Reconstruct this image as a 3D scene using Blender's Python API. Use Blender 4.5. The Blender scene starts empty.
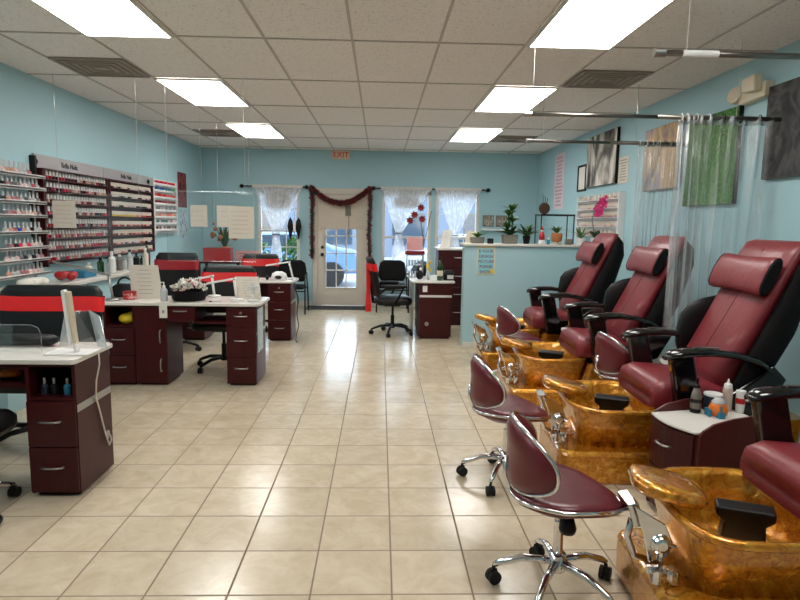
import bpy, math, random
from mathutils import Vector, Matrix, Quaternion
random.seed(7)
PI = math.pi
scn = bpy.context.scene
COL = scn.collection

# ------------------------------------------------------------------ materials
def s2l(c):
    c = c / 255.0
    return c / 12.92 if c <= 0.04045 else ((c + 0.055) / 1.055) ** 2.4
def rgb(r, g, b): return (s2l(r), s2l(g), s2l(b), 1.0)

def newmat(name):
    m = bpy.data.materials.new(name); m.use_nodes = True
    nt = m.node_tree
    return m, nt, nt.nodes, nt.links, nt.nodes['Principled BSDF']

def mat(name, col, rough=0.5, metal=0.0, var=0.08, scale=12.0, bump=0.0, bscale=80.0, coat=0.0, emit=None, estr=0.0, spec=0.5, sheen=0.0):
    """principled surface whose colour is broken up a little by noise"""
    m, nt, N, L, b = newmat(name)
    tc = N.new('ShaderNodeTexCoord')
    nz = N.new('ShaderNodeTexNoise'); nz.inputs['Scale'].default_value = scale; nz.inputs['Detail'].default_value = 4
    L.new(tc.outputs['Object'], nz.inputs['Vector'])
    mx = N.new('ShaderNodeMixRGB')
    mx.inputs['Color1'].default_value = tuple(c * (1 - var) for c in col[:3]) + (1,)
    mx.inputs['Color2'].default_value = tuple(min(1, c * (1 + var)) for c in col[:3]) + (1,)
    L.new(nz.outputs['Fac'], mx.inputs['Fac']); L.new(mx.outputs['Color'], b.inputs['Base Color'])
    b.inputs['Roughness'].default_value = rough; b.inputs['Metallic'].default_value = metal
    b.inputs['Specular IOR Level'].default_value = spec
    b.inputs['Coat Weight'].default_value = coat; b.inputs['Coat Roughness'].default_value = 0.08
    if bump:
        n2 = N.new('ShaderNodeTexNoise'); n2.inputs['Scale'].default_value = bscale; n2.inputs['Detail'].default_value = 3
        L.new(tc.outputs['Object'], n2.inputs['Vector'])
        bp = N.new('ShaderNodeBump'); bp.inputs['Strength'].default_value = bump; bp.inputs['Distance'].default_value = 0.01
        L.new(n2.outputs['Fac'], bp.inputs['Height']); L.new(bp.outputs['Normal'], b.inputs['Normal'])
    if emit:
        b.inputs['Emission Color'].default_value = emit; b.inputs['Emission Strength'].default_value = estr
    return m

def clearmat(name, tint=(0.93, 0.96, 0.96, 1), haze=0.06, hazecol=(0.8, 0.85, 0.86, 1), gloss=0.10, rough=0.05, wrinkle=0.0):
    """thin clear plastic: mostly see-through with a weak gloss and a little haze"""
    m = bpy.data.materials.new(name); m.use_nodes = True
    nt = m.node_tree; N = nt.nodes; L = nt.links; N.clear()
    out = N.new('ShaderNodeOutputMaterial')
    tr = N.new('ShaderNodeBsdfTransparent'); tr.inputs['Color'].default_value = tint
    df = N.new('ShaderNodeBsdfDiffuse'); df.inputs['Color'].default_value = hazecol
    gl = N.new('ShaderNodeBsdfGlossy'); gl.inputs['Roughness'].default_value = rough
    m1 = N.new('ShaderNodeMixShader'); m2 = N.new('ShaderNodeMixShader')
    if wrinkle:
        tc = N.new('ShaderNodeTexCoord'); mp = N.new('ShaderNodeMapping'); mp.inputs['Scale'].default_value = (12, 12, 2)
        nz = N.new('ShaderNodeTexNoise'); nz.inputs['Scale'].default_value = 1.0; nz.inputs['Detail'].default_value = 3
        L.new(tc.outputs['Object'], mp.inputs['Vector']); L.new(mp.outputs['Vector'], nz.inputs['Vector'])
        bp = N.new('ShaderNodeBump'); bp.inputs['Strength'].default_value = wrinkle; bp.inputs['Distance'].default_value = 0.02
        L.new(nz.outputs['Fac'], bp.inputs['Height'])
        L.new(bp.outputs['Normal'], gl.inputs['Normal'])
        mr = N.new('ShaderNodeMapRange'); mr.inputs['From Min'].default_value = 0.45; mr.inputs['From Max'].default_value = 0.8
        mr.inputs['To Min'].default_value = haze * 0.5; mr.inputs['To Max'].default_value = haze * 3
        L.new(nz.outputs['Fac'], mr.inputs['Value']); L.new(mr.outputs['Result'], m1.inputs['Fac'])
    else:
        m1.inputs['Fac'].default_value = haze
    L.new(tr.outputs[0], m1.inputs[1]); L.new(df.outputs[0], m1.inputs[2])
    lw = N.new('ShaderNodeLayerWeight'); lw.inputs['Blend'].default_value = 0.25
    mu = N.new('ShaderNodeMath'); mu.operation = 'MULTIPLY_ADD'; mu.inputs[1].default_value = 0.6; mu.inputs[2].default_value = gloss * 0.3
    L.new(lw.outputs['Facing'], mu.inputs[0]); 
    mm = N.new('ShaderNodeMath'); mm.operation = 'MINIMUM'; mm.inputs[1].default_value = gloss * 2.5
    L.new(mu.outputs[0], mm.inputs[0]); L.new(mm.outputs[0], m2.inputs['Fac'])
    L.new(m1.outputs[0], m2.inputs[1]); L.new(gl.outputs[0], m2.inputs[2]); L.new(m2.outputs[0], out.inputs['Surface'])
    return m

def mixcolor(N, L, fac, c1, c2):
    x = N.new('ShaderNodeMixRGB'); 
    if hasattr(fac, 'links'): L.new(fac, x.inputs['Fac'])
    else: x.inputs['Fac'].default_value = fac
    for k, c in (('Color1', c1), ('Color2', c2)):
        if isinstance(c, tuple): x.inputs[k].default_value = c
        else: L.new(c, x.inputs[k])
    return x.outputs['Color']

def math_(N, L, op, a, b=None):
    x = N.new('ShaderNodeMath'); x.operation = op
    for i, v in enumerate((a, b)):
        if v is None: continue
        if isinstance(v, (int, float)): x.inputs[i].default_value = v
        else: L.new(v, x.inputs[i])
    return x.outputs[0]

def floor_material():
    m, nt, N, L, b = newmat('beige_ceramic_tile')
    g = N.new('ShaderNodeNewGeometry'); sp = N.new('ShaderNodeSeparateXYZ'); L.new(g.outputs['Position'], sp.inputs[0])
    S = 0.3302
    u = math_(N, L, 'DIVIDE', math_(N, L, 'SUBTRACT', sp.outputs['X'], 0.0634 - 30 * S), S)
    v = math_(N, L, 'DIVIDE', math_(N, L, 'SUBTRACT', sp.outputs['Y'], 2.268 - 30 * S), S)
    def edge(t):
        f = math_(N, L, 'FRACT', t); return math_(N, L, 'MINIMUM', f, math_(N, L, 'SUBTRACT', 1.0, f))
    e = math_(N, L, 'MINIMUM', edge(u), edge(v))
    mr = N.new('ShaderNodeMapRange'); mr.inputs['From Min'].default_value = 0.008; mr.inputs['From Max'].default_value = 0.017
    L.new(e, mr.inputs['Value']); tile = mr.outputs['Result']
    cb = N.new('ShaderNodeCombineXYZ'); L.new(math_(N, L, 'FLOOR', u), cb.inputs[0]); L.new(math_(N, L, 'FLOOR', v), cb.inputs[1])
    wn = N.new('ShaderNodeTexWhiteNoise'); L.new(cb.outputs[0], wn.inputs['Vector'])
    off = N.new('ShaderNodeVectorMath'); off.operation = 'MULTIPLY_ADD'; L.new(wn.outputs['Color'], off.inputs[0]); off.inputs[1].default_value = (9, 9, 9); L.new(g.outputs['Position'], off.inputs[2])
    nz = N.new('ShaderNodeTexNoise'); nz.inputs['Scale'].default_value = 7; nz.inputs['Detail'].default_value = 6; nz.inputs['Roughness'].default_value = 0.65; nz.inputs['Distortion'].default_value = 0.6
    L.new(off.outputs[0], nz.inputs['Vector'])
    rp = N.new('ShaderNodeValToRGB'); L.new(nz.outputs['Fac'], rp.inputs[0])
    rp.color_ramp.elements[0].position = 0.32; rp.color_ramp.elements[0].color = rgb(196, 180, 152)
    rp.color_ramp.elements[1].position = 0.68; rp.color_ramp.elements[1].color = rgb(216, 203, 180)
    hs = N.new('ShaderNodeHueSaturation'); L.new(rp.outputs[0], hs.inputs['Color'])
    L.new(math_(N, L, 'ADD', math_(N, L, 'MULTIPLY', wn.outputs['Value'], 0.10), 0.95), hs.inputs['Value'])
    c = mixcolor(N, L, tile, rgb(136, 118, 98), hs.outputs[0])
    L.new(c, b.inputs['Base Color'])
    r = N.new('ShaderNodeMapRange'); r.inputs['To Min'].default_value = 0.8; r.inputs['To Max'].default_value = 0.2; L.new(tile, r.inputs['Value'])
    L.new(r.outputs[0], b.inputs['Roughness'])
    bp = N.new('ShaderNodeBump'); bp.inputs['Strength'].default_value = 0.5; bp.inputs['Distance'].default_value = 0.002
    L.new(math_(N, L, 'ADD', tile, math_(N, L, 'MULTIPLY', nz.outputs['Fac'], 0.12)), bp.inputs['Height']); L.new(bp.outputs[0], b.inputs['Normal'])
    b.inputs['Specular IOR Level'].default_value = 0.55
    return m

def speckle_material(name, base, dark, scale, thr=0.62, rough=0.9, bump=0.4):
    m, nt, N, L, b = newmat(name)
    tc = N.new('ShaderNodeTexCoord')
    nz = N.new('ShaderNodeTexNoise'); nz.inputs['Scale'].default_value = scale; nz.inputs['Detail'].default_value = 4; L.new(tc.outputs['Object'], nz.inputs['Vector'])
    rp = N.new('ShaderNodeValToRGB'); L.new(nz.outputs['Fac'], rp.inputs[0])
    rp.color_ramp.elements[0].position = thr - 0.1; rp.color_ramp.elements[0].color = base
    rp.color_ramp.elements[1].position = thr; rp.color_ramp.elements[1].color = dark
    L.new(rp.outputs[0], b.inputs['Base Color']); b.inputs['Roughness'].default_value = rough
    bp = N.new('ShaderNodeBump'); bp.inputs['Strength'].default_value = bump; bp.inputs['Distance'].default_value = 0.004
    L.new(nz.outputs['Fac'], bp.inputs['Height']); L.new(bp.outputs[0], b.inputs['Normal'])
    return m

def gold_material():
    m, nt, N, L, b = newmat('gold_fibreglass')
    tc = N.new('ShaderNodeTexCoord')
    n0 = N.new('ShaderNodeTexNoise'); n0.inputs['Scale'].default_value = 9; n0.inputs['Detail'].default_value = 3; L.new(tc.outputs['Object'], n0.inputs['Vector'])
    ad = N.new('ShaderNodeVectorMath'); ad.operation = 'MULTIPLY_ADD'; ad.inputs[1].default_value = (0.14, 0.14, 0.14)
    L.new(n0.outputs['Color'], ad.inputs[0]); L.new(tc.outputs['Object'], ad.inputs[2])
    vo = N.new('ShaderNodeTexVoronoi'); vo.feature = 'DISTANCE_TO_EDGE'; vo.inputs['Scale'].default_value = 22; L.new(ad.outputs[0], vo.inputs['Vector'])
    rp = N.new('ShaderNodeValToRGB'); L.new(vo.outputs['Distance'], rp.inputs[0])
    rp.color_ramp.elements[0].position = 0.0; rp.color_ramp.elements[0].color = rgb(164, 98, 22)
    rp.color_ramp.elements[1].position = 0.08; rp.color_ramp.elements[1].color = rgb(204, 134, 30)
    n1 = N.new('ShaderNodeTexNoise'); n1.inputs['Scale'].default_value = 26; n1.inputs['Detail'].default_value = 4; L.new(ad.outputs[0], n1.inputs['Vector'])
    mr = N.new('ShaderNodeMapRange'); mr.inputs['From Min'].default_value = 0.48; mr.inputs['From Max'].default_value = 0.72; L.new(n1.outputs['Fac'], mr.inputs['Value'])
    c = mixcolor(N, L, mr.outputs[0], rp.outputs[0], rgb(240, 184, 66))
    L.new(c, b.inputs['Base Color'])
    b.inputs['Metallic'].default_value = 0.55; b.inputs['Roughness'].default_value = 0.26
    b.inputs['Coat Weight'].default_value = 1.0; b.inputs['Coat Roughness'].default_value = 0.05
    bp = N.new('ShaderNodeBump'); bp.inputs['Strength'].default_value = 0.6; bp.inputs['Distance'].default_value = 0.010
    L.new(n1.outputs['Fac'], bp.inputs['Height']); L.new(bp.outputs[0], b.inputs['Normal'])
    return m

def wood_material(name, c1, c2, rough=0.35):
    m, nt, N, L, b = newmat(name)
    tc = N.new('ShaderNodeTexCoord'); mp = N.new('ShaderNodeMapping'); mp.inputs['Scale'].default_value = (22, 22, 2.5)
    L.new(tc.outputs['Object'], mp.inputs['Vector'])
    nz = N.new('ShaderNodeTexNoise'); nz.inputs['Scale'].default_value = 1.6; nz.inputs['Detail'].default_value = 6; nz.inputs['Distortion'].default_value = 0.8
    L.new(mp.outputs[0], nz.inputs['Vector'])
    L.new(mixcolor(N, L, nz.outputs['Fac'], c1, c2), b.inputs['Base Color'])
    b.inputs['Roughness'].default_value = rough; b.inputs['Specular IOR Level'].default_value = 0.3
    return m

def painting_material(name, cols, scale, dist=1.5, detail=5, stretch=(1, 1, 1)):
    m, nt, N, L, b = newmat(name)
    tc = N.new('ShaderNodeTexCoord'); mp = N.new('ShaderNodeMapping'); mp.inputs['Scale'].default_value = stretch; L.new(tc.outputs['Object'], mp.inputs['Vector'])
    nz = N.new('ShaderNodeTexNoise'); nz.inputs['Scale'].default_value = scale; nz.inputs['Detail'].default_value = detail; nz.inputs['Distortion'].default_value = dist
    L.new(mp.outputs[0], nz.inputs['Vector'])
    rp = N.new('ShaderNodeValToRGB'); L.new(nz.outputs['Fac'], rp.inputs[0]); el = rp.color_ramp.elements
    n = len(cols); el[0].position = 0.33; el[0].color = cols[0]; el[1].position = 0.67; el[1].color = cols[-1]
    for i in range(1, n - 1):
        e = el.new(0.33 + 0.34 * i / (n - 1)); e.color = cols[i]
    L.new(rp.outputs[0], b.inputs['Base Color']); b.inputs['Roughness'].default_value = 0.7
    return m

def foil_sheer(name, col, alpha, scale=14):
    """sheer cloth: part see-through, part lit from both sides, with woven motif"""
    m = bpy.data.materials.new(name); m.use_nodes = True
    nt = m.node_tree; N = nt.nodes; L = nt.links; N.clear()
    out = N.new('ShaderNodeOutputMaterial'); tr = N.new('ShaderNodeBsdfTransparent')
    df = N.new('ShaderNodeBsdfDiffuse'); tl = N.new('ShaderNodeBsdfTranslucent')
    tc = N.new('ShaderNodeTexCoord'); vz = N.new('ShaderNodeTexVoronoi'); vz.inputs['Scale'].default_value = scale; L.new(tc.outputs['Object'], vz.inputs['Vector'])
    mr = N.new('ShaderNodeMapRange'); mr.inputs['From Min'].default_value = 0.12; mr.inputs['From Max'].default_value = 0.5
    mr.inputs['To Min'].default_value = min(1, alpha + 0.25); mr.inputs['To Max'].default_value = alpha; L.new(vz.outputs['Distance'], mr.inputs['Value'])
    for d in (df, tl): d.inputs['Color'].default_value = col
    a = N.new('ShaderNodeMixShader'); a.inputs[0].default_value = 0.45; L.new(df.outputs[0], a.inputs[1]); L.new(tl.outputs[0], a.inputs[2])
    b = N.new('ShaderNodeMixShader'); L.new(mr.outputs[0], b.inputs[0]); L.new(tr.outputs[0], b.inputs[1]); L.new(a.outputs[0], b.inputs[2])
    L.new(b.outputs[0], out.inputs['Surface'])
    return m

M = {}
M['floor'] = floor_material()
M['wall'] = mat('pale_blue_wall_paint', rgb(166, 202, 210), 0.6, var=0.03, scale=2, bump=0.04, bscale=150)
M['ceil'] = speckle_material('fissured_ceiling_tile', rgb(236, 229, 224), rgb(212, 204, 198), 60, 0.66, 0.95, 0.2)
M['tbar'] = mat('ceiling_grid_metal', rgb(184, 176, 168), 0.6)
M['skirt'] = mat('white_trim_paint', rgb(214, 212, 204), 0.5, var=0.03)
M['maroon'] = wood_material('mahogany_laminate', rgb(72, 26, 26), rgb(92, 38, 36), 0.36)
M['maroon2'] = wood_material('dark_mahogany_laminate', rgb(52, 11, 14), rgb(70, 17, 19), 0.4)
M['worktop'] = mat('white_worktop', rgb(222, 219, 212), 0.25, var=0.03, scale=30)
M['white'] = mat('white_plastic', rgb(232, 232, 230), 0.35, var=0.02)
M['paper'] = mat('white_paper', rgb(228, 226, 218), 0.8, var=0.02)
M['cream'] = mat('cream_paper', rgb(222, 214, 200), 0.8, var=0.03)
M['chrome'] = mat('chrome', rgb(225, 225, 228), 0.10, 1.0, var=0.01)
M['steel'] = mat('brushed_steel', rgb(176, 176, 174), 0.32, 1.0, var=0.04)
M['rod'] = mat('grey_rod_metal', rgb(120, 116, 110), 0.3, 0.9)
M['black'] = mat('black_plastic', rgb(13, 13, 14), 0.45, var=0.1, spec=0.3)
M['gloss'] = mat('glossy_black_plastic', rgb(12, 12, 13), 0.12, var=0.05, coat=0.6)
M['leather'] = mat('black_leatherette', rgb(15, 16, 18), 0.42, var=0.12, spec=0.35, bump=0.15, bscale=180)
M['blackcloth'] = mat('black_fabric', rgb(13, 13, 14), 0.7, var=0.15, spec=0.2, bump=0.2, bscale=120)
M['red_leather'] = mat('maroon_leather', rgb(122, 34, 42), 0.42, var=0.12, scale=7, bump=0.25, bscale=22, coat=0.12)
M['stool_leather'] = mat('burgundy_vinyl', rgb(98, 22, 34), 0.36, var=0.08, scale=6, bump=0.04, bscale=40, coat=0.15)
M['gold'] = gold_material()
M['redcloth'] = mat('red_satin_sash', rgb(226, 24, 26), 0.38, var=0.1, scale=6, sheen=0.3, bump=0.2, bscale=14)
M['darkredcloth'] = mat('dull_red_sash', rgb(150, 24, 34), 0.5, var=0.1)
M['clear'] = clearmat('clear_acrylic', tint=(.97, .98, .98, 1), haze=0.012, gloss=0.06)
M['acrylic_edge'] = clearmat('acrylic_edge', tint=(0.85, 0.9, 0.92, 1), haze=0.15, gloss=0.1)
M['frosted'] = clearmat('cloudy_acrylic', haze=0.38, hazecol=(0.62, 0.66, 0.68, 1), gloss=0.12)
M['vinyl'] = clearmat('clear_vinyl_curtain', tint=(0.94, 0.955, 0.96, 1), haze=0.13, hazecol=(0.92, 0.94, 0.96, 1), gloss=0.20, rough=0.16, wrinkle=0.35)
M['wire'] = clearmat('nylon_line', tint=(0.85, 0.86, 0.84, 1), haze=0.6, hazecol=(0.75, 0.74, 0.7, 1), gloss=0.2)
M['glass'] = clearmat('window_glass', tint=(0.95, 0.98, 0.98, 1), haze=0.0, gloss=0.08, rough=0.0)
M['sheer'] = foil_sheer('sheer_white_curtain', (0.95, 0.96, 0.98, 1), 0.62)
M['shade'] = mat('grey_cloth_shade', rgb(176, 170, 166), 0.8)
M['door'] = mat('offwhite_door_paint', rgb(214, 206, 192), 0.45, var=0.03)
M['lens'] = mat('lit_diffuser', rgb(255, 255, 255), 0.5, emit=(1.0, 0.97, 0.93, 1), estr=10.0)
M['vent'] = mat('grey_vent_metal', rgb(150, 138, 126), 0.6)
M['ventdark'] = mat('dark_vent_gap', rgb(140, 129, 118), 0.8)
M['leaf'] = mat('green_leaf', rgb(66, 110, 44), 0.45, var=0.35, scale=9)
M['leaf2'] = mat('dark_green_leaf', rgb(40, 76, 38), 0.45, var=0.3, scale=9)
M['terracotta'] = mat('terracotta', rgb(176, 112, 62), 0.7)
M['stonepot'] = mat('grey_stone_pot', rgb(120, 118, 108), 0.8)
M['magenta'] = mat('magenta_petal', rgb(232, 56, 136), 0.5, var=0.25, scale=20)
M['pink'] = mat('pink_paper', rgb(236, 176, 176), 0.7)
M['redplastic'] = mat('red_plastic', rgb(176, 28, 32), 0.35)
M['darkred'] = mat('dark_red_petal', rgb(128, 16, 24), 0.6)
M['yellow'] = mat('yellow_plastic', rgb(226, 198, 40), 0.5)
M['orange'] = mat('orange_scrub', rgb(226, 120, 40), 0.3)
M['blue'] = mat('blue_label', rgb(40, 118, 150), 0.5)
M['navy'] = mat('navy_tub', rgb(30, 44, 58), 0.35)
M['brown'] = mat('brown_cardboard', rgb(110, 76, 46), 0.85)
M['twig'] = mat('dark_twig', rgb(84, 60, 44), 0.9, var=0.3)
M['greenglass'] = mat('dark_green_glass', rgb(22, 62, 26), 0.1, coat=0.6)
M['glassy'] = mat('frosty_bottle_glass', rgb(196, 200, 202), 0.15, coat=0.5)
M['greylabel'] = mat('grey_label', rgb(116, 108, 100), 0.5)
M['beigeplastic'] = mat('beige_plastic', rgb(216, 204, 178), 0.5)
M['rope'] = mat('white_cord', rgb(222, 214, 204), 0.6)
M['ink'] = mat('black_ink', rgb(24, 22, 24), 0.6)
M['greyink'] = mat('grey_ink', rgb(150, 146, 142), 0.7)
M['maroonink'] = mat('maroon_ink', rgb(122, 24, 58), 0.6)
M['aqua'] = mat('aqua_paper', rgb(140, 204, 216), 0.6, var=0.1, scale=5)
M['redemit'] = mat('lit_red_letters', rgb(170, 16, 14), 0.5, emit=(1, 0.06, 0.03, 1), estr=.12)
M['asphalt'] = mat('pale_asphalt', rgb(150, 152, 156), 0.9)
M['bluepaint'] = mat('blue_car_paint', rgb(90, 120, 160), 0.25, coat=0.8)
M['silverpaint'] = mat('silver_car_paint', rgb(180, 188, 198), 0.25, 0.3, coat=0.8)
M['carglass'] = mat('dark_car_glass', rgb(50, 62, 76), 0.1)
M['rubber'] = mat('black_rubber', rgb(22, 22, 22), 0.8)
M['stucco'] = mat('blue_grey_stucco', rgb(92, 104, 122), 0.9)
M['garland'] = mat('dark_green_tinsel', rgb(22, 34, 24), 0.5, var=0.4)
M['garlandred'] = mat('dark_red_tinsel', rgb(150, 24, 40), 0.4, var=0.4)
M['doormat'] = mat('grey_doormat', rgb(48, 46, 48), 0.95, var=0.3, scale=40)

# ------------------------------------------------------------------ mesh builder
class MB:
    def __init__(self): self.v = []; self.f = []; self.m = []; self.mi = 0; self.T = Matrix.Identity(4)
    def at(self, T): self.T = T; return self
    def use(self, i): self.mi = i; return self
    def add(self, vs, fs):
        o = len(self.v); T = self.T
        self.v += [tuple(T @ Vector(p)) for p in vs]
        self.f += [tuple(i + o for i in f) for f in fs]; self.m += [self.mi] * len(fs)
        return self
    def box(self, c, s, rz=0, ry=0, rx=0):
        R = Matrix.Translation(c) @ Matrix.Rotation(rz, 4, 'Z') @ Matrix.Rotation(ry, 4, 'Y') @ Matrix.Rotation(rx, 4, 'X')
        h = [x / 2 for x in s]
        vs = [R @ Vector((a * h[0], b * h[1], d * h[2])) for a in (-1, 1) for b in (-1, 1) for d in (-1, 1)]
        return self.add(vs, [(0, 1, 3, 2), (4, 6, 7, 5), (0, 4, 5, 1), (2, 3, 7, 6), (0, 2, 6, 4), (1, 5, 7, 3)])
    def bb(self, x0, x1, y0, y1, z0, z1):
        return self.box(((x0 + x1) / 2, (y0 + y1) / 2, (z0 + z1) / 2), (abs(x1 - x0), abs(y1 - y0), abs(z1 - z0)))
    def loft(self, rings, caps=(True, True), closed=True):
        n = len(rings[0]); vs = [p for r in rings for p in r]; fs = []
        for i in range(len(rings) - 1):
            for j in range(n if closed else n - 1):
                k = (j + 1) % n
                fs.append((i * n + j, i * n + k, (i + 1) * n + k, (i + 1) * n + j))
        if caps[0]: fs.append(tuple(range(n - 1, -1, -1)))
        if caps[1]: fs.append(tuple((len(rings) - 1) * n + j for j in range(n)))
        return self.add(vs, fs)
    def lathe(self, prof, c=(0, 0, 0), n=16, caps=(True, True)):
        rings = [[(c[0] + r * math.cos(2 * PI * j / n), c[1] + r * math.sin(2 * PI * j / n), c[2] + z) for j in range(n)] for r, z in prof]
        return self.loft(rings, caps)
    def cyl(self, c, r, h, n=14): return self.lathe([(r, 0), (r, h)], c, n)
    def tube(self, pts, r, n=8, closed=False):
        P = [Vector(p) for p in pts]; rings = []; up = None; m = len(P)
        rr = r if isinstance(r, (list, tuple)) else [r] * m
        for i, p in enumerate(P):
            a = P[i - 1] if (i > 0 or closed) else p; b = P[(i + 1) % m] if (i < m - 1 or closed) else p
            t = (b - a).normalized()
            if up is None:
                up = Vector((0, 0, 1)) if abs(t.z) < 0.9 else Vector((1, 0, 0))
            s = t.cross(up).normalized(); up = s.cross(t).normalized()
            rings.append([tuple(p + rr[i] * (math.cos(2 * PI * j / n) * s + math.sin(2 * PI * j / n) * up)) for j in range(n)])
        if closed:
            rings.append(rings[0]); return self.loft(rings, (False, False))
        return self.loft(rings)
    def ball(self, c, r, n=12, m=8):
        r = r if isinstance(r, (tuple, list)) else (r, r, r)
        rings = []
        for i in range(1, m):
            a = -PI / 2 + PI * i / m
            rings.append([(c[0] + r[0] * math.cos(a) * math.cos(2 * PI * j / n), c[1] + r[1] * math.cos(a) * math.sin(2 * PI * j / n), c[2] + r[2] * math.sin(a)) for j in range(n)])
        o = len(self.v); self.loft(rings, (False, False))
        T = self.T; self.v += [tuple(T @ Vector((c[0], c[1], c[2] - r[2]))), tuple(T @ Vector((c[0], c[1], c[2] + r[2])))]
        b = len(self.v) - 2; k = o + (m - 2) * n
        for j in range(n):
            self.f.append((b, o + (j + 1) % n, o + j)); self.f.append((b + 1, k + j, k + (j + 1) % n)); self.m += [self.mi] * 2
        return self
    def prism(self, outline, lo, hi, axis='z'):
        def pt(a, b, c): return {'z': (a, b, c), 'y': (a, c, b), 'x': (c, a, b)}[axis]
        return self.loft([[pt(a, b, lo) for a, b in outline], [pt(a, b, hi) for a, b in outline]])
    def build(self, name, mats, parent=None, smooth=False, bevel=0, subd=0, solid=0, seg=2, loc=None):
        me = bpy.data.meshes.new(name); me.from_pydata(self.v, [], self.f)
        mats = mats if isinstance(mats, (list, tuple)) else [mats]
        for x in mats: me.materials.append(M[x] if isinstance(x, str) else x)
        for p, i in zip(me.polygons, self.m): p.material_index = min(i, len(mats) - 1)
        import bmesh
        bm = bmesh.new(); bm.from_mesh(me); bmesh.ops.recalc_face_normals(bm, faces=bm.faces); bm.to_mesh(me); bm.free()
        if smooth or subd:
            for p in me.polygons: p.use_smooth = True
        o = bpy.data.objects.new(name, me); COL.objects.link(o)
        if parent: o.parent = parent
        if loc: o.location = loc
        if solid: md = o.modifiers.new('solid', 'SOLIDIFY'); md.thickness = solid; md.offset = 0
        if bevel:
            md = o.modifiers.new('bevel', 'BEVEL'); md.width = bevel; md.segments = seg; md.limit_method = 'ANGLE'; md.angle_limit = math.radians(40)
        if subd: md = o.modifiers.new('sub', 'SUBSURF'); md.levels = subd; md.render_levels = subd
        return o

def rrect(hx, hy, r, z, n=5, cx=0, cy=0):
    pts = []
    for (sx, sy, a0) in ((1, 1, 0), (-1, 1, 90), (-1, -1, 180), (1, -1, 270)):
        for i in range(n):
            a = math.radians(a0 + 90 * i / (n - 1))
            pts.append((cx + sx * (hx - r) + r * math.cos(a), cy + sy * (hy - r) + r * math.sin(a), z))
    return pts
def arc(c, r, a0, a1, n, plane='xz', off=0):
    out = []
    for i in range(n):
        a = math.radians(a0 + (a1 - a0) * i / (n - 1)); p, q = c[0] + r * math.cos(a), c[1] + r * math.sin(a)
        out.append((p, off, q) if plane == 'xz' else (p, q, off) if plane == 'xy' else (off, p, q))
    return out

def tag(o, label, cat, group=None, kind=None):
    o['label'] = label; o['category'] = cat
    if group: o['group'] = group
    if kind: o['kind'] = kind
    return o
def struct(o): o['kind'] = 'structure'; return o
def thing(name, label, cat, loc, rz=0, group=None):
    o = bpy.data.objects.new(name, None); COL.objects.link(o)
    o.location = loc; o.rotation_euler = (0, 0, rz); o.empty_display_size = 0.1
    return tag(o, label, cat, group)
def copy_tree(o, parent=None):
    c = o.copy(); COL.objects.link(c); c.parent = parent
    for ch in list(o.children): copy_tree(ch, c)
    return c
def place(proto, used, loc, rz, label, group=None):
    o = proto if not used[0] else copy_tree(proto)
    used[0] = True; o.location = loc; o.rotation_euler = (0, 0, rz); o['label'] = label
    if group: o['group'] = group
    return o
def text_obj(name, s, size, material, parent, loc, rot, align='CENTER'):
    cu = bpy.data.curves.new(name, 'FONT'); cu.body = s; cu.size = size; cu.align_x = align; cu.align_y = 'CENTER'; cu.extrude = 0.0015
    t = bpy.data.objects.new('tmp', cu); COL.objects.link(t)
    dg = bpy.context.evaluated_depsgraph_get(); me = bpy.data.meshes.new_from_object(t.evaluated_get(dg))
    bpy.data.objects.remove(t)
    me.materials.clear(); me.materials.append(M[material])
    o = bpy.data.objects.new(name, me); COL.objects.link(o); o.parent = parent; o.location = loc; o.rotation_euler = rot
    return o

# ------------------------------------------------------------------ room shell
XL, XR, YF, YB, H = -3.13, 2.80, 10.80, -2.6, 2.76
struct(MB().bb(XL - .15, XR + .15, YB - .15, YF + .15, -0.1, 0).build('floor', 'floor'))
struct(MB().bb(XL - .15, XR + .15, YB - .15, YF + .15, H, H + .12).build('ceiling', 'ceil'))
struct(MB().bb(XL - .15, XL, YB, YF, 0, H).build('wall_left', 'wall'))
struct(MB().bb(XR, XR + .15, YB, YF, 0, H).build('wall_right', 'wall'))
struct(MB().bb(XL - .15, XR + .15, YB - .15, YB, 0, H).build('wall_back', 'wall'))
# far wall with openings: (x0, x1, z0, z1)
W1 = (-2.16, -1.43, 0.72, 2.06); DO = (-1.14, -0.26, 0.0, 2.04); W2 = (0.03, 0.90, 0.55, 2.06); W3 = (0.985, 1.76, 0.55, 2.06)
fw = MB(); xs = XL
for (a, b, z0, z1) in (W1, DO, W2, W3):
    fw.bb(xs, a, YF, YF + .15, 0, H); fw.bb(a, b, YF, YF + .15, z1, H)
    if z0 > 0: fw.bb(a, b, YF, YF + .15, 0, z0)
    xs = b
fw.bb(xs, XR, YF, YF + .15, 0, H)
struct(fw.build('wall_far', 'wall'))
for nm, a in (('baseboard_left', (XL, XL + .015, YB, YF, 0, .09)), ('baseboard_right', (XR - .015, XR, YB, YF, 0, .09))):
    struct(MB().bb(*a).build(nm, 'skirt'))
b = MB()
for x0, x1 in ((XL, -1.22), (-.18, XR)): b.bb(x0, x1, YF - .015, YF, 0, .09)
struct(b.build('baseboard_far', 'skirt'))

# ceiling grid (2 ft x 4 ft), origin from the photograph
GX, GY, TW, TL = -0.209, 4.399, 0.61, 1.22
g = MB()
for i in range(-5, 6):
    x = GX + i * TW
    if XL < x < XR: g.bb(x - .009, x + .009, YB, YF, H - .006, H + .002)
for j in range(-6, 7):
    y = GY + j * TL
    if YB < y < YF: g.bb(XL, XR, y - .009, y + .009, H - .0065, H + .002)
struct(g.build('trim_1', 'tbar'))

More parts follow.
